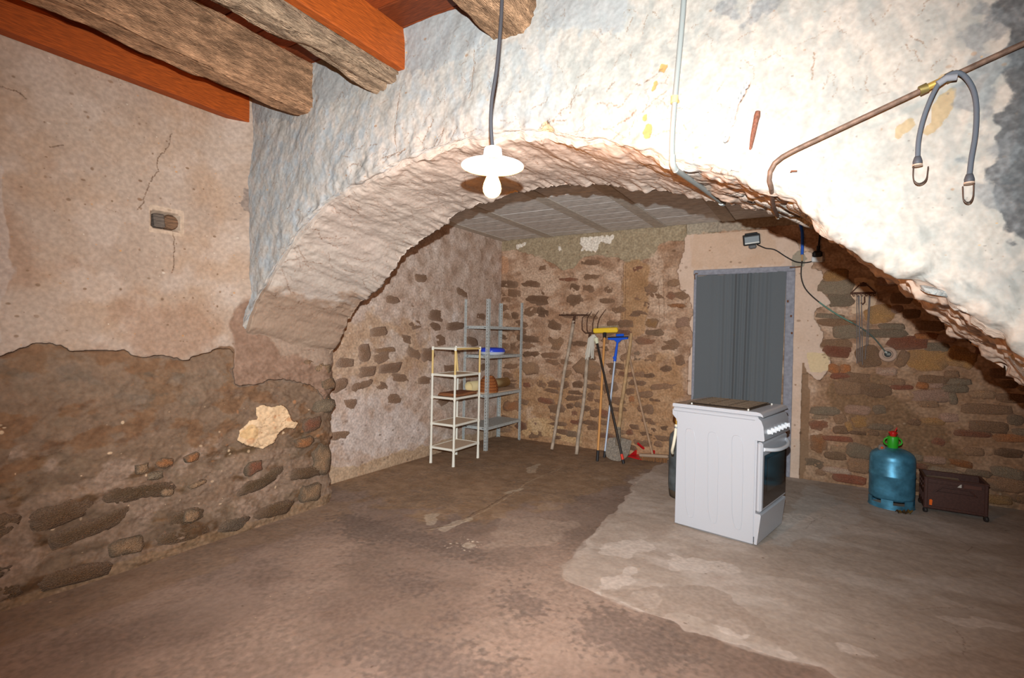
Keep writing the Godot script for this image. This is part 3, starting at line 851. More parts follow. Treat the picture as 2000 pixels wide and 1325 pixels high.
	p.cracks(120, 0.0, 1.6, 0.1, 2.0, 0.12, 0.0, 0.4, 0.006, c8(103, 78, 60), 0.5, -4.0)
	p.tone(n3, 0.03)
	p.relief(n3, 1.5)
	p.relief(nq, 5.0)
	p.calm(soft, 6.0, 0.2)
	var body := boxes([hull(Vector3(-4.0, -0.1, -5.95), Vector3(2.2, 3.0, -5.6))])
	var hollow := func(a: float, b: float) -> float:
		return -0.055 if a > -1.14 and a < -0.26 and b < 1.94 else 0.0
	var o := skin("wall_back", p, Vector2(-3.6, 1.72), Vector2(-0.03, 2.52), 0.016, Vector3(0, 0, -5.52), Vector3.RIGHT, Vector3.UP, 0.014, 0.92, body, mat(c8(140, 108, 84), 0.9, {"tex": blotch}), hollow)
	tag(o, "far rubble stone wall with smeared mortar behind the tools and the gas bottle", "wall", "", "structure")
	var tones := stone_tones()
	var spots := []
	for text in ["0.08 1.88 0.16 0.11 a; 0.07 1.78 0.24 0.12 c; 0.12 1.67 0.18 0.11 c; 0.41 1.54 0.17 0.13 a; 0.53 1.58 0.08 0.06 f; 0.04 1.52 0.19 0.04 c; 0.09 1.46 0.28 0.06 d; 0.17 1.38 0.17 0.11 c; 0.50 1.43 0.16 0.05 c; 0.44 1.37 0.28 0.06 c; 0.60 1.29 0.25 0.10 b; 0.81 1.26 0.14 0.07 c; 0.74 1.15 0.25 0.15 a; 0.97 1.18 0.17 0.14 a; 0.74 1.35 0.15 0.05 g; 0.10 1.27 0.22 0.07 d; 0.10 1.20 0.18 0.09 b; 0.08 1.04 0.09 0.07 g; 0.17 1.04 0.07 0.08 g; 0.14 0.98 0.13 0.05 b; 0.26 0.97 0.19 0.08 d",
		"0.47 1.04 0.13 0.06 f; 0.34 1.16 0.15 0.16 d; 0.58 1.15 0.07 0.13 d; 0.79 0.99 0.17 0.06 d; 0.91 1.04 0.08 0.05 d; 0.96 0.98 0.13 0.05 c; 0.93 0.92 0.14 0.06 c; 0.81 0.94 0.09 0.04 f; 0.72 0.93 0.07 0.05 g; 0.77 0.85 0.23 0.09 f; 0.92 0.84 0.05 0.08 c; 0.40 0.87 0.19 0.10 d; 0.20 0.88 0.18 0.12 d; 0.02 0.65 0.19 0.07 c; 0.00 0.59 0.17 0.06 c; 0.14 0.59 0.08 0.08 d; 0.21 0.53 0.05 0.07 a; 0.29 0.58 0.11 0.09 a; -0.02 0.52 0.16 0.09 b; 0.15 0.49 0.10 0.06 e; -0.02 0.35 0.13 0.17 g; 0.13 0.41 0.19 0.04 b; 0.29 0.32 0.16 0.12 c",
		"-0.05 0.16 0.15 0.08 c; 1.27 0.44 0.14 0.06 e; 0.98 0.31 0.13 0.05 g; 1.27 0.28 0.17 0.08 c; 1.26 0.18 0.21 0.09 d; 1.06 0.42 0.11 0.06 d; 1.14 0.63 0.19 0.08 d; 1.13 0.77 0.26 0.07 d; 0.90 0.68 0.11 0.06 f; 0.11 0.25 0.14 0.06 d; 0.29 0.19 0.14 0.12 d; 0.13 0.12 0.18 0.05 f; -0.03 0.08 0.13 0.06 d; 0.28 0.48 0.11 0.03 e; 0.39 0.49 0.07 0.04 d; 0.22 0.06 0.21 0.07 b; 0.75 0.79 0.13 0.06 d; 0.51 0.95 0.16 0.05 d; 0.58 0.91 0.13 0.04 b; 0.63 1.54 0.10 0.07 d; 0.76 1.44 0.16 0.07 d; 0.56 1.67 0.13 0.08 d",
		"-2.94 1.72 0.36 0.11 e; -2.50 1.70 0.17 0.12 e; -2.50 1.85 0.13 0.08 e; -2.33 1.84 0.13 0.07 e; -2.58 1.95 0.22 0.04 b; -2.32 2.14 0.22 0.07 e; -1.76 2.04 0.12 0.06 b; -2.30 1.97 0.19 0.06 d; -2.93 2.11 0.09 0.06 d; -2.75 1.41 0.16 0.11 e; -2.74 1.22 0.20 0.15 h; -3.11 1.24 0.30 0.08 e; -2.43 1.20 0.19 0.07 e; -2.57 1.08 0.13 0.08 e; -2.09 1.69 0.18 0.06 d; -2.95 0.69 0.19 0.11 d; -3.12 0.67 0.10 0.06 b; -2.43 0.72 0.13 0.08 e; -1.74 0.79 0.17 0.06 e; -1.79 0.61 0.07 0.07 g; -2.10 0.42 0.11 0.08 b; -1.74 1.08 0.08 0.11 c; -1.60 1.44 0.13 0.11 a; -1.65 1.64 0.07 0.07 e; -1.29 1.74 0.12 0.07 d",
		"-1.42 1.21 0.20 0.11 d; -1.29 1.06 0.09 0.09 e; -1.60 0.88 0.11 0.05 e; -2.45 0.29 0.15 0.06 b; -2.23 0.24 0.17 0.06 d; -1.81 0.24 0.08 0.07 b; -3.31 0.38 0.22 0.13 g; -3.02 0.22 0.21 0.12 f; -2.68 0.08 0.08 0.04 e; -3.49 1.92 0.31 0.08 e; -3.41 1.81 0.30 0.10 d; -2.71 0.41 0.18 0.10 d; -1.45 0.77 0.25 0.06 d; -2.31 0.94 0.29 0.16 h; -1.53 0.62 0.13 0.04 e; -2.43 0.63 0.21 0.05 e; -2.86 0.50 0.21 0.06 b; -1.34 1.63 0.16 0.05 g; -1.95 1.59 0.14 0.08 d; -2.30 1.52 0.17 0.06 d; -3.10 1.57 0.22 0.13 d; -2.91 1.56 0.16 0.10 e; -2.04 0.71 0.16 0.10 d; -2.25 0.83 0.19 0.09 d",
		"-1.64 0.67 0.13 0.06 d; -1.41 0.33 0.11 0.05 e; -1.63 0.51 0.15 0.09 d; -1.95 0.58 0.18 0.08 d; -2.54 0.84 0.17 0.10 h; -3.08 0.89 0.21 0.15 h; -3.21 0.17 0.16 0.11 b; -2.96 0.08 0.23 0.08 h; -2.50 0.14 0.13 0.08 c; -2.21 0.42 0.12 0.08 d; -1.27 1.46 0.12 0.11 f; -1.36 1.87 0.12 0.07 h"]:
		spots.append_array(parse(text))
	var listed := spots.size()
	# the rest of the courses, where the wall shows no smooth plaster
	var y := 0.07
	while y < 2.05:
		var row := rng.randf_range(0.055, 0.1)
		var x := -3.55 + rng.randf_range(0.0, 0.1)
		while x < 1.6:
			var w := rng.randf_range(0.08, 0.24)
			var cx := x + w * 0.5
			var free := not (cx > -1.36 and cx < 0.03) and not (cx > 0.12 and cx < 0.46 and y > 1.5 and y < 1.92) and not (cx > 0.02 and cx < 1.0 and y > 0.25 and y < 0.95 and rng.randf() < 0.75) and not (cx < -1.4 and y > 1.95)
			for k in spots.size():
				var s = spots[k]
				if absf(s.x - cx) < (s.w + w) * 0.5 * 0.92 and absf(s.y - y) < (s.h + row) * 0.5 * 0.9:
					free = false
					break
			if free and rng.randf() < (0.95 if cx > 0.0 else 0.6) and spots.size() < 298:
				spots.append({"x": cx, "y": y + rng.randf_range(-0.015, 0.015), "w": w * 0.9, "h": row * 0.85, "tone": ("ddaheccbfgc" if cx > 0.0 else "dddhhecdedb")[rng.randi() % 11]})
			x += w + 0.012
		y += row + 0.012
	for k in spots.size():
		var s = spots[k]
		var right: bool = s.x > 0.0
		var bulge := (0.012 if right else 0.010) * rng.randf_range(0.6, 1.3)
		var tint: Color = tones[s.tone].lerp(c8(158, 118, 92), (0.1 if k < listed else 0.3) if right else (0.4 if k < listed else 0.65))
		tint = tint * rng.randf_range(0.88, 1.1)
		var grow := 1.26 if right else 1.3
		var st := obj("stone", stone_mesh(s.w * grow, s.h * grow, bulge, rng, tint, c8(160, 128, 106) if right else c8(164, 130, 106), 0.3 if right else 0.7, 0.55 if right else 1.0), stone_mat(), o)
		st.position = Vector3(s.x, s.y, -5.52 + big.get_noise_3d(s.x, s.y, -5.52) * 0.014 + (0.0 if right else -0.006))
		st.rotation.z = rng.randf_range(-0.09, 0.09) if s.w > s.h * 1.6 else rng.randf_range(-0.4, 0.4)

func build_recess_wall() -> void:
	var p := Paint.new(2.45, 5.65, -0.05, 2.55, 230.0, 71)
	var n1 := p.noise(0.6, 5, 41)
	var n2 := p.noise(0.14, 4, 42)
	var n3 := p.noise(0.03, 3, 43)
	var nr := p.noise(0.3, 7, 45)
	var nq := p.noise(0.08, 6, 46)
	p.fill(c8(178, 151, 135), c8(217, 195, 180), nr)
	p.mottle(0.35, 47, 0.52, 0.5, c8(158, 124, 103), c8(188, 153, 131), nq, 0.42, -2.5)
	p.mottle(0.25, 48, 0.56, 0.45, c8(221, 203, 193), c8(241, 222, 213), nq, 0.35, 1.5)
	p.mottle(0.16, 49, 0.64, 0.35, c8(136, 109, 91), c8(156, 127, 106), nq, 0.42, -4.0)
	p.lay(p.field([[[2.45, 1.25], [4.1, 1.3], [4.1, 0.7], [2.45, 0.8]]], 0.4), nr, 1.3, 0.012, c8(163, 124, 93), c8(194, 158, 124), nq, 0.55, -2.0)
	p.lay(p.field([[[2.93, 0.64], [3.55, 0.69], [4.06, 0.42], [4.2, 0.2], [3.56, 0.15], [2.93, 0.2]], [[3.42, 1.25], [3.78, 1.27], [3.83, 1.06], [3.34, 1.02]], [[4.57, 1.43], [4.7, 1.44], [4.68, 1.19], [4.58, 1.24]]], 0.3), nr, 1.3, 0.015, c8(197, 188, 189), c8(227, 216, 214), nq, 0.35, 1.5)
	p.lay(p.field([[[2.45, 0.14], [5.65, 0.12], [5.65, -0.05], [2.45, -0.05]]], 0.12), nr, 1.1, 0.03, c8(164, 133, 102), c8(195, 163, 130), nq, 0.7, 1.0)
	p.specks(500, 2.6, 5.5, 0.0, 2.3, 0.003, 0.012, c8(112, 91, 78), 0.55, -3.0)
	p.specks(250, 2.6, 5.5, 0.0, 2.3, 0.003, 0.01, c8(245, 229, 215), 0.5, 2.0)
	p.cracks(120, 2.6, 5.4, 0.1, 2.2, 0.12, 0.0, 0.8, 0.005, c8(112, 91, 76), 0.5, -4.0)
	p.tone(n3, 0.14)
	p.relief(n3, 0.9)
	p.relief(nq, 2.0)
	p.relief(n2, 1.0)
	var body := boxes([hull(Vector3(-4.0, -0.1, -5.9), Vector3(-3.62, 3.0, -2.45))])
	var o := skin("wall_recess", p, Vector2(2.48, 5.6), Vector2(-0.03, 2.52), 0.016, Vector3(-3.52, 0, 0), Vector3.FORWARD, Vector3.UP, 0.012, 0.92, body, mat(c8(140, 108, 84), 0.9, {"tex": blotch}))
	tag(o, "left wall of the far room, rough mortared rubble behind the shelves", "wall", "", "structure")
	var tones := stone_tones()
	for s in parse("4.29 1.48 .27 .11 e; 4.24 1.35 .18 .09 e; 3.52 1.12 .23 .05 a; 3.47 1.05 .19 .08 h; 3.60 .95 .25 .09 e; 4.58 1.37 .26 .08 e; 3.92 1.56 .11 .04 e; 3.30 .93 .17 .08 d; 3.80 1.22 .15 .09 d; 4.33 1.21 .24 .12 d; 3.71 .85 .25 .07 d; 3.23 .81 .23 .08 d; 3.49 .79 .16 .08 d; 3.26 1.10 .11 .13 d; 4.13 1.06 .17 .13 d; 3.92 1.08 .19 .09 h; 3.11 .66 .14 .08 d; 3.65 .65 .19 .10 d; 3.94 1.37 .19 .09 d; 3.44 1.29 .18 .08 h; 3.05 1.02 .16 .08 d; 2.98 .83 .16 .08 d; 4.62 1.10 .2 .1 d; 4.9 1.2 .2 .09 d; 4.5 .9 .2 .08 d; 4.1 .8 .18 .08 d; 4.8 .7 .2 .09 d; 4.4 .55 .18 .08 d; 5.1 1.5 .2 .08 d; 4.7 1.75 .2 .09 d; 4.0 1.85 .18 .08 d; 3.6 1.6 .16 .07 d; 5.2 .9 .2 .1 d; 3.0 .4 .17 .07 d"):
		var st := obj("stone", stone_mesh(s.w * 1.3, s.h * 1.3, 0.010, rng, tones[s.tone].lerp(c8(160, 126, 104), 0.65), c8(172, 142, 122), 0.85), stone_mat(), o)
		st.position = Vector3(-3.526 + big.get_noise_3d(-3.52, s.y, -s.x) * 0.02, s.y, -s.x)
		st.basis = Basis(Vector3.UP, PI / 2) * Basis(Vector3.BACK, rng.randf_range(-0.2, 0.2))

# ------------------------------------------------------------------ the arch
func along(pts: Array, n: int) -> PackedVector2Array:
	var c := Curve2D.new()
	for i in pts.size():
		var prev := Vector2(pts[maxi(i - 1, 0)][0], pts[maxi(i - 1, 0)][1])
		var next := Vector2(pts[mini(i + 1, pts.size() - 1)][0], pts[mini(i + 1, pts.size() - 1)][1])
		var tg := (next - prev) / 6.0
		c.add_point(Vector2(pts[i][0], pts[i][1]), -tg, tg)
	c.bake_interval = 0.01
	var l := c.get_baked_length()
	var out := PackedVector2Array()
	for i in n + 1:
		out.append(c.sample_baked(l * i / n, true))
	return out

const ARCH_FRONT := [[-3.17, 1.2], [-3.02, 1.41], [-2.92, 1.53], [-2.68, 1.76], [-2.51, 1.9], [-2.28, 2.01], [-1.97, 2.085], [-1.73, 2.13], [-1.54, 2.15], [-1.3, 2.155], [-1.02, 2.12], [-0.845, 2.066], [-0.7, 2.016], [-0.5, 1.94], [-0.33, 1.87], [-0.214, 1.811], [-0.107, 1.75], [-0.02, 1.68], [0.06, 1.608], [0.14, 1.548], [0.225, 1.485], [0.3, 1.432], [0.37, 1.38], [0.46, 1.29], [0.6, 1.09], [0.72, 0.9]]
const ARCH_BACK := [[-3.2, 1.0], [-3.114, 1.13], [-2.852, 1.467], [-2.557, 1.675], [-2.374, 1.838], [-2.075, 1.985], [-1.955, 2.05], [-1.726, 2.09], [-1.413, 2.124], [-1.042, 2.1], [-0.82, 2.05], [-0.614, 1.998], [-0.448, 1.946], [-0.293, 1.9], [-0.147, 1.828], [-0.03, 1.773], [0.065, 1.711], [0.156, 1.63], [0.26, 1.522], [0.36, 1.419], [0.453, 1.32], [0.543, 1.227], [0.629, 1.146], [0.75, 0.98], [0.84, 0.8]]
const FACE_Z := -1.87
const REAR_Z := -2.58

func build_arch() -> void:
	var p := Paint.new(-3.22, 0.78, 0.85, 2.86, 400.0, 81)
	var n1 := p.noise(0.5, 5, 51)
	var n2 := p.noise(0.09, 4, 52)
	var n3 := p.noise(0.022, 3, 53)
	var n4 := p.noise(0.14, 5, 54, 0.5)
	var nr := p.noise(0.3, 7, 55)
	var nq := p.noise(0.06, 6, 56)
	p.fill(c8(147, 141, 135), c8(157, 153, 149), nr)
	# left shoulder lightened to offset weaker flash there; thin blue-grey wash shows through
	p.lay(p.field([[[-3.2, 2.8], [-2.5, 2.75], [-1.87, 2.5], [-2.0, 2.25], [-2.3, 2.03], [-2.5, 1.91], [-2.9, 1.55], [-3.2, 1.2]]], 0.6), nr, 0.6, 0.012, c8(157, 152, 146), c8(173, 167, 161), nq, 0.6, 0.0)
	p.lay(p.field([[[-3.2, 2.5], [-2.5, 2.5], [-1.9, 2.4], [-2.0, 2.2], [-2.3, 2.03], [-2.5, 1.91], [-2.9, 1.55], [-3.2, 1.2]]], 0.6), p.noise(0.13, 7, 57, 0.4), 1.2, 0.02, c8(140, 147, 154), c8(157, 162, 167), nq, 0.5, 0.0, 165.0)
	p.lay(p.noise(0.16, 7, 58, 0.6), nq, 0.4, 0.02, c8(152, 154, 160), c8(163, 165, 166), nq, 0.4, -0.8, 150.0)
	p.lay(p.field([[[-0.9, 2.9], [0.8, 2.9], [0.8, 0.9], [-0.2, 1.5], [-0.9, 1.9]]], 0.8), nr, 1.1, 0.008, c8(136, 128, 119), c8(150, 142, 132), nq, 0.7, 0.0)  # right side painted darker to offset the strong flash on it
	p.mottle(0.07, 62, 0.55, 0.3, c8(178, 158, 144), c8(186, 168, 154), n3, 0.5, 0.4, 0.6)
	p.mottle(0.1, 59, 0.56, 0.2, c8(157, 145, 133), c8(164, 154, 145), n3, 0.45, 0.8, 0.6)
	p.lay(p.field([[[-1.81, 2.86], [-1.45, 2.86], [-1.29, 2.69], [-1.24, 2.61], [-1.36, 2.57], [-1.5, 2.55], [-1.71, 2.53], [-1.79, 2.6]], [[-1.05, 2.86], [-0.65, 2.86], [-0.65, 2.47], [-0.9, 2.5], [-1.03, 2.55]], [[-2.45, 2.86], [-2.0, 2.86], [-2.0, 2.6], [-2.3, 2.5], [-2.45, 2.6]], [[-3.05, 2.75], [-2.6, 2.86], [-2.6, 2.5], [-3.0, 2.55]]],  0.12), nq, 0.8, 0.02, c8(136, 134, 132), c8(145, 142, 140), nr, 0.7, 1.0)
	# cream flakes, ochre scabs, stains, mildew
	p.lay(p.field([[[-1.02, 2.17], [-0.986, 2.171], [-0.96, 2.13], [-0.984, 2.083], [-1.034, 2.085], [-1.052, 2.125]]], 0.02), n2, 0.5, 0.1, c8(182, 154, 115), c8(190, 166, 130), n1, 0.9, -2.0)
	p.lay(p.field([[[-0.525, 2.289], [-0.5, 2.274], [-0.511, 2.25], [-0.534, 2.259]], [[-0.543, 2.232], [-0.533, 2.217], [-0.549, 2.188], [-0.559, 2.197]], [[-0.583, 2.121], [-0.57, 2.109], [-0.579, 2.088], [-0.589, 2.096]], [[-0.579, 2.078], [-0.552, 2.07], [-0.558, 2.028], [-0.581, 2.023], [-0.591, 2.054]]], 0.008), n2, 0.5, 0.15, c8(154, 113, 61), c8(164, 128, 78), n1, 0.9, -1.5)
	p.lay(p.field([[[0.3, 2.012], [0.291, 1.945], [0.268, 1.91], [0.233, 1.886], [0.225, 1.9], [0.25, 1.94], [0.243, 1.975], [0.274, 2.009]], [[0.167, 1.929], [0.203, 1.953], [0.212, 1.931], [0.172, 1.892], [0.163, 1.909]], [[0.226, 2.019], [0.272, 2.06], [0.3, 2.05], [0.242, 2.011]]], 0.02), n2, 0.5, 0.08, c8(145, 117, 80), c8(154, 130, 95), n1, 0.7, 0.0)
	p.lay(p.field([[[0.392, 2.25], [0.382, 2.166], [0.4, 2.109], [0.406, 2.06], [0.401, 1.951], [0.384, 1.912], [0.389, 1.858], [0.369, 1.784], [0.392, 1.742], [0.389, 1.69], [0.411, 1.668], [0.435, 1.595], [0.5, 1.5], [0.78, 1.4], [0.78, 2.86], [0.36, 2.86]]], 0.08), p.noise(0.12, 7, 60), 1.5, 0.025, c8(61, 60, 61), c8(91, 89, 89), n3, 0.85, -0.5)
	p.lay(p.field([[[0.3, 2.2], [0.42, 2.25], [0.42, 1.6], [0.36, 1.66]], [[-0.35, 2.45], [-0.1, 2.42], [-0.2, 2.32]]], 0.1), p.noise(0.1, 7, 61), 1.5, 0.02, c8(102, 100, 100), c8(126, 124, 123), n3, 0.6, 0.0, 160.0)
	p.specks(260, -3.1, 0.5, 1.3, 2.75, 0.0015, 0.006, c8(140, 104, 78), 0.7, -1.2)
	p.specks(120, -0.5, 0.5, 1.35, 2.3, 0.001, 0.004, c8(102, 93, 86), 0.7, -1.5)
	p.specks(70, -3.0, 0.5, 1.4, 2.7, 0.001, 0.004, c8(192, 136, 74), 0.8, 0.0)
	p.cracks(190, -3.0, -1.5, 1.6, 2.7, 0.06, 1.2, 1.0, 0.0034, c8(112, 84, 66), 0.6, -2.0)
	p.cracks(150, -1.5, 0.3, 2.0, 2.7, 0.06, 1.2, 1.2, 0.0034, c8(112, 84, 66), 0.6, -1.6)
	p.cracks(70, -2.2, -0.5, 2.02, 2.25, 0.1, 0.2, 0.8, 0.005, c8(112, 84, 66), 0.6, -3.0)
	for c in [[[-1.36, 2.56], [-1.37, 2.42], [-1.39, 2.35]], [[-0.98, 2.12], [-0.9, 2.08], [-0.8, 2.05], [-0.72, 2.02]], [[-1.8, 2.5], [-1.82, 2.4], [-1.84, 2.3], [-1.84, 2.2]], [[-0.05, 2.2], [-0.045, 2.12]]]:
		p.line(c, 0.004, c8(121, 93, 74), 0.8, -2.5, 0.008)
	p.line([[-0.235, 2.153], [-0.245, 2.126], [-0.266, 2.089], [-0.276, 2.05], [-0.292, 2.005], [-0.308, 1.965]], 0.012, c8(177, 173, 171), 0.5, -9.0, 0.006)
	p.tone(n3, 0.05)
	p.relief(n3, 0.8)
	p.relief(nq, 2.2)
	lap("  arch face paint")

	# the underside: lime wash over board marks that run through the arch
	var u := Paint.new(-3.22, 0.78, 0.0, 0.95, 300.0, 82)
	var m1 := u.noise(0.5, 5, 61)
	var m2 := u.noise(0.07, 4, 62, 0.4)
	var m3 := u.noise(0.02, 3, 63)
	var m4 := u.noise(0.05, 3, 64, 0.08)
	u.fill(c8(168, 151, 140), c8(180, 166, 154), m1)
	u.lay(m4, m2, 0.7, 0.02, c8(155, 137, 124), c8(166, 148, 136), m3, 0.4, -1.5)
	u.lay(u.field([[[-3.22, 0.95], [-2.95, 0.95], [-2.78, 0.0], [-3.22, 0.0]]], 0.25), m2, 0.7, 0.012, c8(139, 112, 93), c8(155, 130, 110), m1, 0.85, 0.0)
	u.lay(u.field([[[-0.6, 0.7], [0.1, 0.8], [0.78, 0.8], [0.78, 0.1], [0.0, 0.1], [-0.5, 0.2]]], 0.2), m2, 1.0, 0.03, c8(155, 124, 105), c8(170, 145, 126), m3, 0.55, -2.0)
	u.cracks(230, -3.0, 0.6, 0.1, 0.85, 0.14, 1.57, 0.7, 0.005, c8(117, 88, 71), 0.6, -3.0)
	u.cracks(60, -0.6, 0.7, 0.1, 0.9, 0.1, 0.5, 1.5, 0.006, c8(136, 90, 63), 0.7, -6.0)
	u.specks(120, -3.0, 0.6, 0.0, 0.9, 0.002, 0.006, c8(109, 81, 63), 0.7, -1.5)
	u.tone(m3, 0.05)
	u.relief(m4, 2.5)
	u.relief(m2, 2.5)
	u.relief(m3, 1.0)
	lap("  arch underside paint")

	var ns := 520
	var nf := 130          # rows down the face
	var na := 10           # the worn arris
	var nd := 84           # rows through the arch
	var nb := 12           # up the rear face
	var f := along(ARCH_FRONT, ns)
	var b := along(ARCH_BACK, ns)
	var rows := nf + na + nd + nb
	var pts := PackedVector3Array()
	var uv := PackedVector2Array()
	var R := 0.035
	for j in rows + 1:
		for i in ns + 1:
			var q: Vector3
			var uvv: Vector2
			if j <= nf + na:
				if j <= nf:
					var tt := float(j) / nf
					q = Vector3(f[i].x, lerpf(2.86, f[i].y + R, 1.0 - pow(1.0 - tt, 1.25)), FACE_Z)
				else:
					var an := PI / 2 * (j - nf) / na
					q = Vector3(f[i].x, f[i].y + R - sin(an) * R, FACE_Z - (1.0 - cos(an)) * R)
				uvv = Vector2((q.x - p.a0) * p.ppm / p.w, (p.b1 - q.y + (FACE_Z - q.z)) * p.ppm / p.h)
			elif j <= nf + na + nd:
				var tt := float(j - nf - na) / nd
				var e := f[i].lerp(b[i], tt)
				q = Vector3(e.x, e.y, lerpf(FACE_Z - R, REAR_Z, tt))
			else:
				var tt := float(j - nf - na - nd) / nb
				q = Vector3(b[i].x, lerpf(b[i].y, 2.6, tt), REAR_Z - 0.01)
			if j > nf + na:
				uvv = Vector2((q.x - u.a0) * u.ppm / u.w, clampf((FACE_Z + 0.1 - q.z) * u.ppm / u.h, 0.0, 1.0))
			pts.append(q)
			uv.append(uvv)
	var nrm := normals(pts, ns, rows)
	lap("  arch grid")
	for j in rows + 1:
		for i in ns + 1:
			var k := j * (ns + 1) + i
			var q := pts[k]
			var right := smoothstep(-0.9, 0.2, q.x)
			var hgt := 0.0
			var edge := 0.0
			if j <= nf + na:
				var dist := maxf(0.0, q.y - f[i].y)
				edge = smoothstep(0.3, 0.0, dist)
				var lumpy := smoothstep(0.6, -1.6, q.x)
				hgt = big.get_noise_3dv(q * 1.2) * 0.022 + (mid.get_noise_3d(q.x * 0.9 - q.y * 0.45, q.y * 0.3 + q.x * 0.12, q.z) + 0.7 * mid.get_noise_3d(q.x * 0.4, q.y * 0.35, 5.0)) * lerpf(0.003, 0.005, lumpy) + tiny.get_noise_3d(q.x * 0.8 + q.y * 0.3, q.y * 0.5, q.z) * lerpf(0.0008, 0.0014, lumpy)
				hgt += (mid.get_noise_3dv(q * 0.55) * 0.03 + mid.get_noise_3dv(q * 1.4) * 0.012) * edge * (0.8 + 0.3 * right) + p.height(q.x, q.y)
				hgt -= 0.02 * edge * edge * (1.0 - right)
			else:
				var deep := clampf((FACE_Z - q.z) / 0.7, 0.0, 1.0)
				var s := float(i) / ns * 5.0
				# board marks: uneven steps across the arch, nearly constant along it
				hgt = mid.get_noise_3d(s * 0.42, q.z * 0.14, 3.0) * 0.018 + 0.008 * roundf(2.5 * mid.get_noise_3d(s * 0.5, q.z * 0.1, 31.0)) / 2.5 * (1.0 - 0.5 * right) + tiny.get_noise_3d(s * 0.6, q.z * 0.15, 7.0) * 0.0012
				hgt += mid.get_noise_3dv(q * 0.7) * 0.014 * (0.5 + 1.6 * right) + tiny.get_noise_3dv(q * 0.6) * 0.006 * (0.25 + right)
				var rag := smoothstep(0.75, 1.0, deep)
				hgt += rag * (mid.get_noise_3d(s * 0.5, 0.0, 11.0) * 0.024 + mid.get_noise_3d(s * 1.7, 0.0, 13.0) * 0.022 + tiny.get_noise_3d(s * 1.3, 0.0, 17.0) * 0.006)
				hgt += u.height(q.x, FACE_Z + 0.1 - q.z)
				hgt += (mid.get_noise_3dv(q * 0.55) * 0.03 + mid.get_noise_3dv(q * 1.4) * 0.012) * smoothstep(0.3, 0.0, deep)
				# ledges of broken stone on the right haunch
				hgt += right * 0.02 * (roundf(3.0 * mid.get_noise_3d(s * 0.45 + q.z * 0.3, q.z * 0.5, 21.0)) / 3.0)
				if j == rows or j == rows - 1:
					hgt = 0.0
			pts[k] = q + nrm[k] * hgt
	nrm = normals(pts, ns, rows)
	lap("  arch relief")
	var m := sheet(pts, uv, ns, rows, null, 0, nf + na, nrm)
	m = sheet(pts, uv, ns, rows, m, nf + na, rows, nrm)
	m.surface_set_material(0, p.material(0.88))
	m.surface_set_material(1, u.material(0.9))
	var body := boxes([hull(Vector3(0.7, -0.1, -2.56), Vector3(2.3, 3.0, -1.9)), hull(Vector3(-3.7, 2.55, -2.55), Vector3(2.3, 3.0, -1.95))])
	m.add_surface_from_arrays(Mesh.PRIMITIVE_TRIANGLES, body.surface_get_arrays(0))
	m.surface_set_material(2, mat(c8(182, 172, 165), 0.9, {"tex": blotch}))
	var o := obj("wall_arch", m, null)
	tag(o, "thick whitewashed masonry arch dividing the cellar", "arch", "", "structure")
	# loose plaster slabs and broken stones along the right haunch
	var lime := mat(c8(182, 167, 155), 0.9, {"tex": blotch, "scale": 2.3, "bump": pits, "depth": 0.8})
	var grey := mat(c8(158, 154, 149), 0.9, {"tex": blotch, "scale": 2.3, "bump": pits, "depth": 0.8})
	for s in [[0.29, 1.44, -1.895, 0.10, 0.02, -0.3, 1], [0.36, 1.385, -1.90, 0.08, 0.018, -0.5, 0], [0.475, 1.345, -1.885, 0.07, 0.08, 0.3, 1], [0.07, 1.62, -1.91, 0.08, 0.02, -0.8, 0], [-0.02, 1.71, -1.905, 0.09, 0.025, -0.7, 0], [-0.16, 1.81, -1.905, 0.11, 0.035, -0.5, 0], [-0.30, 1.875, -1.90, 0.12, 0.03, -0.35, 0], [-0.42, 1.93, -1.91, 0.09, 0.03, -0.3, 0]]:
		var st := obj("stone", stone_mesh(s[3], s[4], 0.012, rng), grey if s[6] else lime, o)
		st.position = Vector3(s[0], s[1], s[2])
		st.rotation = Vector3(rng.randf_range(0.1, 0.5), rng.randf_range(-0.2, 0.2), s[5])
	for k in 26:
		var i := rng.randi_range(345, 505)
		var dd := rng.randf_range(0.12, 0.95)
		var e := f[i].lerp(b[i], dd)
		var tg := (f[mini(i + 3, ns)] - f[maxi(i - 3, 0)]).normalized()
		var st := obj("stone", stone_mesh(rng.randf_range(0.06, 0.2), rng.randf_range(0.03, 0.09), rng.randf_range(0.003, 0.009), rng), lime, o)
		var down := Vector3(tg.y, -tg.x, 0.0)
		var xx := Vector3(tg.x, tg.y, rng.randf_range(-0.6, 0.6)).normalized()
		st.basis = Basis(xx, down.cross(xx).normalized(), down).orthonormalized()
		st.position = Vector3(e.x, e.y, lerpf(FACE_Z, REAR_Z, dd)) + down * 0.002

# ------------------------------------------------------------------ parts of the shell outside the frame
func build_shell() -> void:
	var plain := mat(c8(190, 160, 136), 0.9, {"tex": blotch, "scale": 0.8})
	var dark := mat(c8(136, 104, 80), 0.9, {"tex": blotch, "scale": 0.8})
	tag(obj("wall_rear", boxes([hull(Vector3(-3.7, -0.1, 1.4), Vector3(1.7, 3.0, 1.7))]), plain), "plastered wall behind the camera", "wall", "", "structure")
	tag(obj("wall_right", boxes([hull(Vector3(1.35, -0.1, -1.9), Vector3(1.65, 3.0, 1.7))]), plain), "plastered right wall of the near room", "wall", "", "structure")
	tag(obj("wall_far_right", boxes([hull(Vector3(1.9, -0.1, -5.95), Vector3(2.2, 3.0, -2.5))]), dark), "rubble right wall of the far room", "wall", "", "structure")

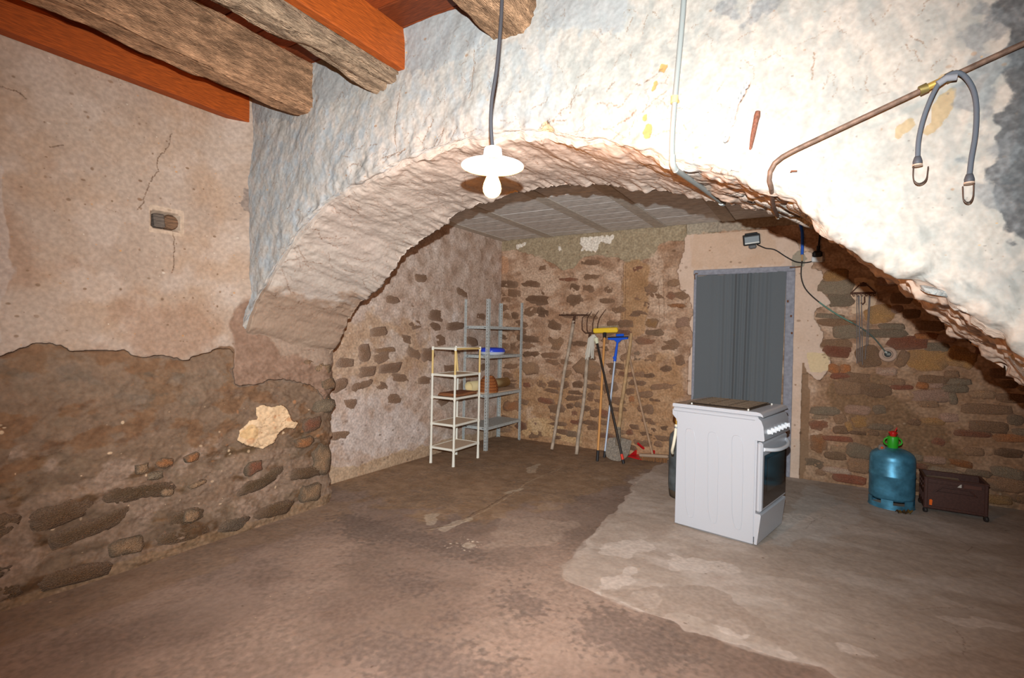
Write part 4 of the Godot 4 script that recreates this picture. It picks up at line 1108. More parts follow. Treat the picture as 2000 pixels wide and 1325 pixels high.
func rough_beam(w: float, h: float, l: float, seed_: int, wild: float, round_ := 0.25) -> ArrayMesh:
	# a hewn timber along z from 0 to l, origin at the middle of its underside
	var f := FastNoiseLite.new()
	f.seed = seed_
	f.frequency = 3.0
	f.fractal_octaves = 4
	var nu := 72
	var nv := 170
	var p := PackedVector3Array()
	var uv := PackedVector2Array()
	for j in nv + 1:
		for i in nu + 1:
			var a := TAU * i / nu
			var ex := lerpf(0.3, 1.0, round_)
			var x := signf(cos(a)) * pow(absf(cos(a)), ex) * w * 0.5
			var y := signf(sin(a)) * pow(absf(sin(a)), ex) * h * 0.5
			var z := l * j / nv
			var k := 1.0 + wild * (f.get_noise_3d(cos(a) * 0.5, sin(a) * 0.5, z * 0.6) + 0.55 * f.get_noise_3d(cos(a) * 2.6, sin(a) * 2.6, z * 0.5 + 9.0) + 0.3 * f.get_noise_3d(cos(a) * 6.0, sin(a) * 6.0, z * 1.6 + 19.0))
			if j == 0 or j == nv:
				k *= 0.92
			p.append(Vector3(x * k, y * k + h * 0.5, z))
			uv.append(Vector2(float(i) / nu * (w + h) * 2.0, z))
	var m := sheet(p, uv, nu, nv)
	return m

func build_ceilings() -> void:
	# near room: reddish boards on beams that run to the arch
	var c := obj("ceiling", boxes([hull(Vector3(-3.7, 2.84, -2.0), Vector3(1.7, 3.1, 1.7))]), mat(c8(110, 60, 34), 0.8))
	tag(c, "board ceiling of the near room, stained red-brown", "ceiling", "", "structure")
	var z := -2.02
	var k := 0
	while z < 1.4:
		var w := 0.16
		var tone := rng.randf_range(0.85, 1.1)
		var pl := obj("plank", MB.new().box(Vector3(0, 0, 0), Vector3(4.6, 0.045, w - 0.004), 0.003).mesh(), mat(Color(0.55 * tone, 0.24 * tone, 0.09 * tone), 0.6, {"tex": specks, "scale": Vector3(0.5, 6.0, 6.0), "spec": 0.4}), c)
		pl.position = Vector3(-0.9, 2.80 + rng.randf_range(-0.002, 0.002), z + w * 0.5)
		z += w
		k += 1
	var hewn := mat(c8(245, 188, 144), 0.9, {"tex": specks, "scale": Vector3(9.0, 9.0, 1.0), "bump": pits, "depth": 0.9, "spec": 0.25, "detail": blotch, "detail_scale": Vector3(4.0, 4.0, 1.2)})
	var sawn := mat(c8(186, 86, 26), 0.6, {"tex": specks, "scale": Vector3(7.0, 7.0, 0.5), "spec": 0.4})
	var b1 := obj("wooden_beam", rough_beam(0.17, 0.28, 3.4, 4, 0.17, 0.18), hewn)
	b1.position = Vector3(-2.535, 2.51, -1.93)
	tag(b1, "rough-hewn brown ceiling beam with adze marks, second from the left wall", "beam", "ceiling beams of the near room", "structure")
	var b2 := obj("wooden_beam", rough_beam(0.17, 0.26, 3.4, 14, 0.24, 0.4), mat(c8(226, 188, 154), 0.9, {"tex": specks, "scale": Vector3(9.0, 9.0, 1.0), "bump": pits, "depth": 1.0, "spec": 0.25, "detail": blotch, "detail_scale": Vector3(5.0, 5.0, 1.2)}))
	b2.position = Vector3(-1.92, 2.515, -1.93)
	tag(b2, "weathered grey-brown ceiling beam against an orange sawn board", "beam", "ceiling beams of the near room", "structure")
	var b3 := obj("wooden_beam", rough_beam(0.25, 0.27, 3.4, 24, 0.16, 0.8), hewn)
	b3.position = Vector3(-1.17, 2.56, -1.93)
	tag(b3, "round log beam end above the hanging lamp", "beam", "ceiling beams of the near room", "structure")
	var b4 := obj("wooden_beam", rough_beam(0.22, 0.2, 3.4, 34, 0.12, 0.8), hewn)
	b4.position = Vector3(-0.58, 2.63, -1.93)
	tag(b4, "log beam just showing at the top edge right of the lamp", "beam", "ceiling beams of the near room", "structure")
	var s1 := obj("sawn_joist", MB.new().box(Vector3(0, 0.115, 1.65), Vector3(0.07, 0.23, 3.4), 0.004).mesh(), sawn)
	s1.position = Vector3(-3.075, 2.56, -1.93)
	tag(s1, "orange sawn joist fixed along the top of the left wall", "beam", "sawn joists", "structure")
	var s2 := obj("sawn_joist", MB.new().box(Vector3(0, 0.09, 1.65), Vector3(0.05, 0.2, 3.4), 0.004).mesh(), sawn)
	s2.position = Vector3(-1.815, 2.595, -1.93)
	tag(s2, "orange sawn joist alongside the weathered beam", "beam", "sawn joists", "structure")
	# far room: pale slabs between flat concrete joists
	var slab := mat(c8(236, 230, 224), 0.9, {"tex": pale, "scale": 1.1})
	var rib := mat(c8(212, 200, 186), 0.9, {"tex": pale, "scale": 1.2})
	var c2 := obj("ceiling_far_room", boxes([hull(Vector3(-4.0, 2.52, -5.95), Vector3(2.2, 3.0, -2.5))]), mat(c8(150, 140, 130), 0.9))
	c2.name = "ceiling"
	tag(c2, "pale concrete ceiling of the far room with flat ribs", "ceiling", "", "structure")
	var ribs := [-3.47, -2.84, -2.11, -1.515, -0.84, -0.18, 0.47, 1.12, 1.77]
	for i in ribs.size():
		var r := obj("joist", MB.new().box(Vector3.ZERO, Vector3(0.125, 0.036, 3.0), 0.004).mesh(), rib, c2)
		r.position = Vector3(ribs[i], 2.4825, -4.05)
		if i < ribs.size() - 1:
			var zz := -5.5
			while zz < -2.7:
				var w: float = ribs[i + 1] - ribs[i] - 0.125
				var pn := obj("panel", MB.new().box(Vector3.ZERO, Vector3(w - 0.002, 0.04, 0.1988), 0.004).mesh(), slab, c2)
				pn.position = Vector3((ribs[i] + ribs[i + 1]) * 0.5, 2.49 + rng.randf_range(-0.0015, 0.0015), zz + 0.1)
				zz += 0.2

# ------------------------------------------------------------------ gas cooker
func build_cooker() -> void:
	# local axes: +z is the front, +x the far side, -x the side panel that the camera sees
	var W := 0.538
	var D := 0.516
	var t := thing("gas_cooker", "white gas cooker with a glass oven door standing on the pale screed", "cooker", Vector3(-0.5505, 0.0, -3.852), deg_to_rad(78.6))
	var white := mat(c8(186, 185, 190), 0.28, {"spec": 0.5})
	var black := mat(c8(22, 20, 20), 0.35)
	var steel := mat(c8(150, 150, 154), 0.45, {"metal": 0.3})
	var grime := mat(c8(96, 78, 62), 0.55, {"tex": blotch, "scale": 7.0})
	# body: two side panels with three pressed loops each, back, floor pan
	for s in [-1.0, 1.0]:
		var panel := obj("side_panel", MB.new().box(Vector3(s * (W / 2 - 0.006), 0.4, 0), Vector3(0.012, 0.775, D), 0.003).mesh(), white, t)
		for k in 3:
			var loops := MB.new()
			var cz := -0.155 + k * 0.155
			var pts := []
			for q in 25:
				var a := TAU * q / 24.0
				var hw := 0.034 + 0.006 * sin(a)
				pts.append(Vector3(s * (W / 2 + 0.0002), 0.38 + signf(sin(a)) * pow(absf(sin(a)), 0.35) * 0.3, cz + signf(cos(a)) * pow(absf(cos(a)), 0.6) * hw - 0.012 * sin(a)))
			loops.tube(pts, 0.0022, 5, false)
			obj("pressed_rib", loops.mesh(), white, panel)
	obj("carcass", MB.new().box(Vector3(0, 0.4, -0.02), Vector3(W - 0.03, 0.76, D - 0.06), 0.004).mesh(), steel, t)
	# back bracket that carries the hob at the rear
	for s in [-1.0, 1.0]:
		var br := MB.new()
		br.xf = Transform3D(Basis(Vector3.UP, PI / 2), Vector3(s * (W / 2 - 0.012), 0, 0))
		br.prism(PackedVector2Array([Vector2(0.25, 0.8), Vector2(0.292, 0.8), Vector2(0.292, 0.765), Vector2(0.275, 0.745), Vector2(0.264, 0.735), Vector2(0.262, 0.72), Vector2(0.25, 0.72)]), -0.01, 0.01)
		obj("rear_bracket", br.mesh(), white, t)
	# hob: rail, then a tray with a rounded front edge
	obj("hob_rail", MB.new().box(Vector3(0, 0.8, -0.008), Vector3(W + 0.008, 0.03, D + 0.045), 0.008).mesh(), white, t)
	var hob := MB.new()
	hob.xf = Transform3D(Basis(Vector3.UP, PI / 2), Vector3.ZERO)
	var prof := PackedVector2Array()
	for v in [[0.29, 0.818], [0.29, 0.838], [0.284, 0.842], [-0.262, 0.842], [-0.283, 0.838], [-0.296, 0.828], [-0.302, 0.812], [-0.285, 0.818]]:
		prof.append(Vector2(v[0], v[1]))
	hob.prism(prof, -W / 2 - 0.004, W / 2 + 0.004, false)
	var hb := obj("hob", hob.mesh(), white, t)
	obj("spill_tray", MB.new().box(Vector3(0, 0.8435, -0.0), Vector3(W - 0.07, 0.004, D - 0.11), 0.001).mesh(), grime, hb)
	var grate := MB.new()
	for k in 12:
		var x := -0.2 + k * 0.4 / 11
		grate.tube([Vector3(x, 0.853, -0.2), Vector3(x, 0.853, 0.19)], 0.0028, 5)
	for z in [-0.2, -0.07, 0.06, 0.19]:
		grate.tube([Vector3(-0.205, 0.853, z), Vector3(0.205, 0.853, z)], 0.0032, 5)
	for x in [-0.2, 0.2]:
		for z in [-0.2, 0.19]:
			grate.box(Vector3(x, 0.849, z), Vector3(0.01, 0.01, 0.01), 0.001)
	obj("pan_support", grate.mesh(), mat(c8(120, 100, 82), 0.6, {"tex": blotch, "scale": 9.0}), hb)
	for x in [-0.11, 0.11]:
		for z in [-0.12, 0.11]:
			var bn := obj("burner", MB.new().lathe([Vector2(0.0, 0.0), Vector2(0.045, 0.0), Vector2(0.042, 0.005), Vector2(0.03, 0.006), Vector2(0.028, 0.007), Vector2(0, 0.0072)], 20).mesh(), grime, hb)
			bn.position = Vector3(x, 0.844, z)
	for v in [Vector3(-0.235, 0.849, -0.17), Vector3(0.2, 0.848, 0.215), Vector3(-0.235, 0.848, 0.2)]:
		var nub := obj("rubber_stop", MB.new().lathe([Vector2(0.0, -0.006), Vector2(0.006, -0.006), Vector2(0.006, 0.001), Vector2(0.004, 0.004), Vector2(0, 0.0045)], 10).mesh(), mat(c8(225, 220, 210), 0.6), hb)
		nub.position = v
	# control panel with a curved top edge
	var cp := MB.new()
	cp.xf = Transform3D(Basis(Vector3.UP, PI / 2), Vector3.ZERO)
	var cpp := PackedVector2Array()
	for v in [[-0.252, 0.665], [-0.306, 0.665], [-0.312, 0.672], [-0.303, 0.755], [-0.29, 0.79], [-0.268, 0.808], [-0.252, 0.812]]:
		cpp.append(Vector2(v[0], v[1]))
	cp.prism(cpp, -W / 2 - 0.003, W / 2 + 0.003, false)
	var panel_front := obj("control_panel", cp.mesh(), white, t)
	for k in 6:
		var kn := MB.new()
		kn.xf = Transform3D(Basis(Vector3.RIGHT, PI / 2 - 0.1), Vector3(-0.19 + k * 0.076, 0.715, 0.306))
		kn.lathe([Vector2(0.018, 0.0), Vector2(0.0165, 0.008), Vector2(0.014, 0.02), Vector2(0.012, 0.024), Vector2(0, 0.0255)], 18)
		kn.box(Vector3(0, 0.025, 0), Vector3(0.007, 0.008, 0.03), 0.002)
		obj("knob", kn.mesh(), mat(c8(236, 236, 240), 0.3), panel_front)
	# oven door with dark glass and a bow handle, gap above and below
	var door := obj("oven_door", MB.new().box(Vector3(0, 0.436, 0.282), Vector3(W - 0.002, 0.44, 0.036), 0.012).mesh(), white, t)
	obj("door_glass", MB.new().box(Vector3(0.01, 0.405, 0.3005), Vector3(W - 0.06, 0.33, 0.004), 0.001).mesh(), mat(c8(34, 22, 16), 0.08, {"spec": 0.6}), door)
	obj("inner_window", MB.new().box(Vector3(0.02, 0.435, 0.3032), Vector3(W - 0.16, 0.21, 0.0012), 0.0004).mesh(), mat(c8(52, 46, 40), 0.12, {"spec": 0.6}), door)
	var hp := []
	for q in 13:
		var a := -1.0 + q / 6.0
		hp.append(Vector3(a * 0.24, 0.61 - 0.014 * (1.0 - a * a), 0.3 + 0.052 * (1.0 - pow(absf(a), 3.0))))
	var hd := MB.new()
	hd.tube(hp, 0.0125, 10)
	obj("door_handle", hd.mesh(), mat(c8(222, 222, 226), 0.25), door)
	obj("door_seal_frame", MB.new().box(Vector3(0, 0.43, 0.26), Vector3(W - 0.012, 0.84 - 0.1, 0.012)).mesh(), white, t)
	# drawer front that slopes back towards the floor
	var dr := MB.new()
	dr.xf = Transform3D(Basis(Vector3.UP, PI / 2), Vector3.ZERO)
	dr.prism(PackedVector2Array([Vector2(-0.264, 0.015), Vector2(-0.28, 0.015), Vector2(-0.3, 0.2), Vector2(-0.296, 0.208), Vector2(-0.264, 0.21)]), -W / 2 + 0.001, W / 2 - 0.001)
	obj("drawer_front", dr.mesh(), white, t)
	obj("plinth", MB.new().box(Vector3(0, 0.008, 0), Vector3(W - 0.04, 0.016, D - 0.03)).mesh(), steel, t)
	# gas inlet and hose behind
	var brass := mat(c8(190, 140, 60), 0.35, {"metal": 0.9})
	obj("gas_inlet", MB.new().tube([Vector3(-0.235, 0.745, -0.277), Vector3(-0.235, 0.69, -0.277)], 0.009, 10).tube([Vector3(-0.235, 0.72, -0.277), Vector3(-0.235, 0.705, -0.277)], 0.013, 6).mesh(), brass, t)
	obj("gas_hose", MB.new().tube([Vector3(-0.235, 0.69, -0.277), Vector3(-0.236, 0.62, -0.282), Vector3(-0.238, 0.55, -0.292), Vector3(-0.22, 0.5, -0.31), Vector3(-0.17, 0.47, -0.33)], 0.011, 10).mesh(), mat(c8(226, 214, 190), 0.55), t)
	obj("hose_clip", MB.new().tube([Vector3(-0.235, 0.675, -0.278), Vector3(-0.2355, 0.663, -0.279)], 0.0135, 12).mesh(), mat(c8(170, 170, 172), 0.35, {"metal": 0.8}), t)

# ------------------------------------------------------------------ doorway, curtain
func build_doorway() -> void:
	var paint := mat(c8(162, 160, 170), 0.75, {"tex": pale, "scale": 2.0})
	var f := Node3D.new()
	f.name = "door_1"
	add_child(f, true)
	tag(f, "grey-painted door frame in the far wall, curtained off", "door frame", "", "structure")
	obj("frame", MB.new().box(Vector3(-0.282, 0.975, -5.545), Vector3(0.075, 1.95, 0.08), 0.005).mesh(), paint, f)
	obj("frame", MB.new().box(Vector3(-1.145, 0.975, -5.545), Vector3(0.03, 1.95, 0.08), 0.005).mesh(), paint, f)
	obj("lintel", MB.new().box(Vector3(-0.705, 1.965, -5.545), Vector3(0.92, 0.055, 0.08), 0.005).mesh(), paint, f)
	for v in [[-0.27, 1.52], [-0.26, 1.36], [-0.3, 1.66], [-0.285, 0.42]]:
		var pl := obj("hinge_pin", MB.new().box(Vector3.ZERO, Vector3(0.016, 0.022, 0.008), 0.003).mesh(), mat(c8(120, 78, 56), 0.8), f)
		pl.position = Vector3(v[0], v[1], -5.503)
	for v in [[-1.147, 1.945, 0], [-0.25, 1.975, 1]]:
		var hk := MB.new()
		if v[2] == 1:
			hk.tube([Vector3(-0.04, 0, 0), Vector3(0.0, 0.0, 0.012), Vector3(0.055, 0.004, 0.014)], 0.006, 8)
		else:
			hk.tube([Vector3(0, -0.05, 0), Vector3(-0.004, 0, 0.01), Vector3(0.012, 0.01, 0.012), Vector3(0.03, 0.005, 0.012)], 0.005, 8)
		var ho := obj("curtain_hook", hk.mesh(), mat(c8(130, 92, 66), 0.6, {"metal": 0.5}), f)
		ho.position = Vector3(v[0], v[1], -5.49)
	# curtain: flat at the sides, gathered in the middle
	var nu := 260
	var nv := 40
	var p := PackedVector3Array()
	var uv := PackedVector2Array()
	for j in nv + 1:
		for i in nu + 1:
			var s := float(i) / nu
			var v := float(j) / nv
			var x := lerpf(-1.145, lerpf(-0.318, -0.345, v), s)
			var y := lerpf(1.945 - 0.012 * sin(s * 26.0) * 0.3 - 0.015 * (1.0 - s), 0.03, v)
			var gather := exp(-pow((s - 0.53) / 0.2, 2.0))
			var fold := gather * (sin(s * 95.0 + 0.6 * sin(v * 2.0 + s * 9.0)) * 0.5 + sin(s * 52.0 + 1.0 + 0.3 * v) * 0.5)
			fold += 0.35 * exp(-pow((s - 0.25) / 0.05, 2.0)) + 0.45 * exp(-pow((s - 0.82) / 0.045, 2.0)) * sin(s * 70.0)
			fold += 0.3 * big.get_noise_3d(s * 2.2, v * 0.5, 3.0)
			p.append(Vector3(x, y, -5.505 + fold * 0.019))
			uv.append(Vector2(s, v))
	var cm := mat(c8(132, 136, 140), 0.95, {"tex": grain, "scale": 7.0, "spec": 0.15})
	cm.rim_enabled = true
	cm.rim = 0.3
	var cu := obj("curtain", sheet(p, uv, nu, nv), cm)
	tag(cu, "slate-grey cloth curtain hanging in the far doorway", "curtain")

# ------------------------------------------------------------------ gas bottles
func build_gas_bottles() -> void:
	var t := thing("gas_bottle", "blue metal gas bottle with a green cap beside the brown crate", "gas bottle", Vector3(0.485, 0.0, -5.05), 0.25)
	var blue := mat(c8(110, 190, 228), 0.42, {"metal": 0.5, "tex": blotch, "scale": 1.6})
	var prof := [Vector2(0.11, 0.06), Vector2(0.135, 0.064), Vector2(0.149, 0.085), Vector2(0.15, 0.11), Vector2(0.15, 0.246), Vector2(0.1525, 0.25), Vector2(0.1525, 0.257), Vector2(0.15, 0.261), Vector2(0.15, 0.37), Vector2(0.147, 0.396), Vector2(0.136, 0.418), Vector2(0.112, 0.438), Vector2(0.08, 0.452), Vector2(0.045, 0.46), Vector2(0.0, 0.462)]
	obj("body", MB.new().lathe(prof, 48).mesh(), blue, t)
	# foot ring with slots
	var ring := MB.new()
	ring.smooth(1)
	var n := 48
	var th := 0.004
	for k in n:
		var a0 := TAU * k / n
		var a1 := TAU * (k + 1) / n
		var slot := (k % 8) >= 2 and (k % 8) <= 5
		for band in ([[0.0, 0.04]] if slot else [[0.0, 0.075]]):
			for side in 2:
				var r0: float = 0.15 if side == 0 else 0.15 - th
				var e0 := Vector3(cos(a0) * r0, band[0], -sin(a0) * r0)
				var e1 := Vector3(cos(a1) * r0, band[0], -sin(a1) * r0)
				var u0 := Vector3(cos(a0) * r0, band[1], -sin(a0) * r0)
				var u1 := Vector3(cos(a1) * r0, band[1], -sin(a1) * r0)
				if side == 0:
					ring.q(e0, e1, u1, u0)
				else:
					ring.q(e1, e0, u0, u1)
	ring.tube(_circle(0.149, 0.004, 40), 0.005, 6, false)
	obj("foot_ring", ring.mesh(), blue, t)
	var green := mat(c8(54, 168, 40), 0.4)
	var cap := obj("cap", MB.new().lathe([Vector2(0.0, 0.45), Vector2(0.032, 0.45), Vector2(0.035, 0.456), Vector2(0.038, 0.545), Vector2(0.036, 0.55), Vector2(0.0, 0.55)], 24).mesh(), green, t)
	for s in [-1.0, 1.0]:
		obj("cap_lug", MB.new().tube([Vector3(s * 0.036, 0.54, 0), Vector3(s * 0.056, 0.525, 0), Vector3(s * 0.062, 0.505, 0), Vector3(s * 0.055, 0.49, 0), Vector3(s * 0.036, 0.48, 0)], 0.0065, 8).mesh(), green, cap)
	obj("plug", MB.new().at(Vector3(0, 0.545, 0), Vector3(PI / 2, 0.3, 0)).lathe([Vector2(0.0, -0.004), Vector2(0.006, -0.004), Vector2(0.006, 0.006)], 8).mesh(), green, cap)
	var red := mat(c8(196, 34, 30), 0.4)
	var valve := MB.new().lathe([Vector2(0.02, 0.548), Vector2(0.022, 0.56), Vector2(0.026, 0.575), Vector2(0.024, 0.585), Vector2(0.014, 0.592), Vector2(0, 0.594)], 16)
	for k in 5:
		var a := TAU * k / 5.0
		valve.tube([Vector3(cos(a) * 0.012, 0.575, sin(a) * 0.012), Vector3(cos(a) * 0.03, 0.579, sin(a) * 0.03)], 0.006, 7)
	valve.tube([Vector3(0.012, 0.588, 0), Vector3(0.022, 0.612, 0.0), Vector3(0.026, 0.622, 0.0)], [0.006, 0.005, 0.003], 8)
	obj("valve_knob", valve.mesh(), red, t)
	# wheel of the other tap, resting on the shoulder
	var knob := MB.new().at(Vector3(-0.085, 0.462, 0.03), Vector3(PI / 2 - 0.1, -0.2, 0))
	knob.lathe([Vector2(0, -0.012), Vector2(0.022, -0.012), Vector2(0.026, -0.006), Vector2(0.026, 0.006), Vector2(0.022, 0.01), Vector2(0.012, 0.011), Vector2(0.0, 0.011)], 18)
	var side := obj("regulator_wheel", knob.mesh(), mat(c8(120, 108, 98), 0.6), t)
	obj("wheel_cap", MB.new().at(Vector3(-0.086, 0.461, 0.041), Vector3(PI / 2 - 0.1, -0.2, 0)).lathe([Vector2(0.009, -0.002), Vector2(0.009, 0.003), Vector2(0, 0.004)], 12).mesh(), mat(c8(230, 92, 40), 0.5), side)
	# a dry leaf and twigs at its foot
	var lf := thing("dry_leaf", "crumpled dry brown leaves at the foot of the blue gas bottle", "leaf", Vector3(0.55, 0.0, -4.862), 0.4)
	for k in 6:
		var lm := MB.new()
		lm.smooth(1)
		var w := rng.randf_range(0.012, 0.02)
		var l := rng.randf_range(0.03, 0.05)
		var prev := []
		for q in 6:
			var s := q / 5.0
			var ww := w * sin(PI * clampf(s * 0.94 + 0.03, 0, 1))
			var zz := 0.012 * sin(s * 5.0 + k)
			var cur := [Vector3(s * l - l / 2, zz + 0.012, -ww), Vector3(s * l - l / 2, zz + 0.004, 0), Vector3(s * l - l / 2, zz + 0.014, ww)]
			if q > 0:
				for e in 2:
					lm.q(prev[e], prev[e + 1], cur[e + 1], cur[e])
			prev = cur
		var lo := obj("leaf_blade", lm.mesh(), mat(c8(112, 84, 34) if k % 2 else c8(70, 52, 30), 0.8), lf)
		lo.position = Vector3(-0.045 + k * 0.017, 0.001 + (k % 3) * 0.005, rng.randf_range(-0.008, 0.008))
		lo.rotation = Vector3(rng.randf_range(-0.2, 0.2), rng.randf_range(-1.2, 1.2), rng.randf_range(-0.15, 0.15))
	# the grey bottle behind the cooker
	var g := thing("gas_bottle", "grey gas cylinder half hidden behind the white cooker", "gas bottle", Vector3(-0.932, 0.0, -4.337), 0.0)
	var grey := mat(c8(128, 138, 142), 0.42, {"metal": 0.4, "tex": blotch, "scale": 1.5})
	obj("body", MB.new().lathe([Vector2(0.0, 0.03), Vector2(0.1, 0.035), Vector2(0.14, 0.06), Vector2(0.145, 0.1), Vector2(0.145, 0.46), Vector2(0.138, 0.5), Vector2(0.11, 0.53), Vector2(0.06, 0.55), Vector2(0.0, 0.553)], 40).mesh(), grey, g)
	obj("foot_ring", MB.new().lathe([Vector2(0.128, 0.0), Vector2(0.132, 0.0), Vector2(0.14, 0.05), Vector2(0.136, 0.07)], 40).mesh(), mat(c8(82, 70, 56), 0.7), g)
	obj("valve", MB.new().lathe([Vector2(0.018, 0.545), Vector2(0.018, 0.58), Vector2(0.028, 0.585), Vector2(0.028, 0.605), Vector2(0, 0.608)], 16).mesh(), mat(c8(180, 140, 70), 0.4, {"metal": 0.8}), g)

func _circle(r: float, y: float, n: int) -> Array:
	var out := []
	for k in n + 1:
		out.append(Vector3(cos(TAU * k / n) * r, y, -sin(TAU * k / n) * r))
	return out

# ------------------------------------------------------------------ crate
func build_crate() -> void:
	var w := 0.36
	var d := 0.27
	var h := 0.235
	var t := thing("plastic_crate", "dark brown plastic bottle crate on small castors by the far wall", "crate", Vector3(0.868, 0.0, -5.135), -0.02)
	var brown := mat(c8(86, 54, 46), 0.45, {"tex": pale, "scale": 5.0})
	var y0 := 0.038
	obj("base", MB.new().box(Vector3(0, y0 + 0.006, 0), Vector3(w, 0.012, d), 0.003).mesh(), brown, t)
	# long sides with a trapezoid hand opening below the rim
	for s in [-1.0, 1.0]:
		var m := MB.new()
		m.xf = Transform3D(Basis.IDENTITY, Vector3(0, 0, s * (d / 2 - 0.006)))
		var hw := w / 2
		m.prism(PackedVector2Array([Vector2(-hw, y0), Vector2(hw, y0), Vector2(hw, y0 + 0.135), Vector2(0.118, y0 + 0.135), Vector2(-0.118, y0 + 0.135), Vector2(-hw, y0 + 0.135)]), -0.006, 0.006)
		m.prism(PackedVector2Array([Vector2(-hw, y0 + 0.135), Vector2(-0.118, y0 + 0.135), Vector2(-0.075, y0 + 0.175), Vector2(-hw, y0 + 0.175)]), -0.006, 0.006)
		m.prism(PackedVector2Array([Vector2(0.118, y0 + 0.135), Vector2(hw, y0 + 0.135), Vector2(hw, y0 + 0.175), Vector2(0.075, y0 + 0.175)]), -0.006, 0.006)
		m.prism(PackedVector2Array([Vector2(-hw, y0 + 0.175), Vector2(hw, y0 + 0.175), Vector2(hw, y0 + h), Vector2(-hw, y0 + h)]), -0.006, 0.006)
		m.xf.origin += Vector3(0, 0, s * 0.006)
		m.box(Vector3(0, y0 + h - 0.004, 0), Vector3(w + 0.016, 0.012, 0.02), 0.003)
		m.box(Vector3(0, y0 + h - 0.04, 0), Vector3(w + 0.008, 0.005, 0.008), 0.001)
		m.box(Vector3(0, y0 + 0.012, 0), Vector3(w + 0.008, 0.016, 0.01), 0.002)
		for e in [-1.0, 1.0]:
			m.box(Vector3(e * (w / 2 - 0.008), y0 + h / 2, 0), Vector3(0.02, h, 0.012), 0.003)
			m.tube([Vector3(e * 0.122, y0 + 0.13, 0.004), Vector3(e * 0.077, y0 + 0.173, 0.004)], 0.004, 6)
		m.tube([Vector3(-0.077, y0 + 0.173, 0.004), Vector3(0.077, y0 + 0.173, 0.004)], 0.004, 6)
		obj("long_side", m.mesh(), brown, t)
	obj("handle_recess", MB.new().box(Vector3(0, y0 + 0.15, d / 2 - 0.022), Vector3(0.25, 0.06, 0.01), 0.003).mesh(), brown, t)
	# short sides: barred
	for s in [-1.0, 1.0]:
		var m := MB.new()
		m.xf = Transform3D(Basis.IDENTITY, Vector3(s * (w / 2), 0, 0))
		for v in [[y0 + 0.02, 0.04], [y0 + 0.12, 0.03], [y0 + 0.165, 0.012], [y0 + h - 0.02, 0.04]]:
			m.box(Vector3(0, v[0], 0), Vector3(0.01, v[1], d), 0.002)
		m.box(Vector3(0, y0 + h - 0.003, 0), Vector3(0.02, 0.012, d + 0.01), 0.003)
		for e in [-1.0, -0.33, 0.33, 1.0]:
			m.box(Vector3(0, y0 + h / 2, e * (d / 2 - 0.012)), Vector3(0.012, h - 0.01, 0.018), 0.003)
		obj("short_side", m.mesh(), brown, t)
	# label plate and tag
	obj("label_plate", MB.new().box(Vector3(0.095, y0 + h - 0.035, d / 2 + 0.008), Vector3(0.1, 0.026, 0.004), 0.001).mesh(), mat(c8(96, 60, 50), 0.4), t)
	obj("emblem", MB.new().at(Vector3(0.02, y0 + h - 0.035, d / 2 + 0.006)).prism(PackedVector2Array([Vector2(-0.012, -0.013), Vector2(0.012, -0.013), Vector2(0.012, 0.013), Vector2(0.003, 0.007)]), 0.0, 0.003).mesh(), mat(c8(196, 186, 176), 0.5), t)
	obj("orange_tag", MB.new().at(Vector3(-0.143, y0 + 0.05, d / 2 + 0.004)).prism(PackedVector2Array([Vector2(-0.009, -0.022), Vector2(0.007, -0.024), Vector2(0.01, 0.014), Vector2(0.002, 0.022), Vector2(-0.009, 0.016)]), 0.0, 0.004).mesh(), mat(c8(240, 104, 14), 0.5), t)
	for s in [[-1, 1], [1, 1], [-1, -1], [1, -1]]:
		var c := MB.new().at(Vector3(s[0] * (w / 2 - 0.006), 0.0215, s[1] * (d / 2 + 0.0)), Vector3(0, 0.3, PI / 2))
		c.lathe([Vector2(0.0, -0.011), Vector2(0.016, -0.011), Vector2(0.0215, -0.006), Vector2(0.0215, 0.006), Vector2(0.016, 0.011), Vector2(0.0, 0.011)], 18)
		var cs := obj("castor", c.mesh(), mat(c8(52, 46, 44), 0.5), t)
		obj("castor_fork", MB.new().box(Vector3(s[0] * (w / 2 - 0.006), 0.034, s[1] * d / 2), Vector3(0.02, 0.014, 0.016), 0.003).mesh(), mat(c8(120, 108, 98), 0.5, {"metal": 0.5}), cs)
	var bd := thing("board_offcut", "pale board offcut lying inside the brown crate", "board", Vector3(0.86, y0 + 0.165, -5.165), 0.1)
	var ob := obj("board", MB.new().at(Vector3.ZERO, Vector3(0.25, 0, 0)).box(Vector3.ZERO, Vector3(0.2, 0.016, 0.16), 0.002).mesh(), mat(c8(190, 164, 138), 0.8, {"tex": streak, "scale": 3.0}), bd)
	ob.position = Vector3(-0.03, 0.012, 0.0)
	obj("packing_block", MB.new().box(Vector3(-0.03, -0.075, 0.0), Vector3(0.18, 0.15, 0.1), 0.004).mesh(), mat(c8(150, 128, 108), 0.8), bd)

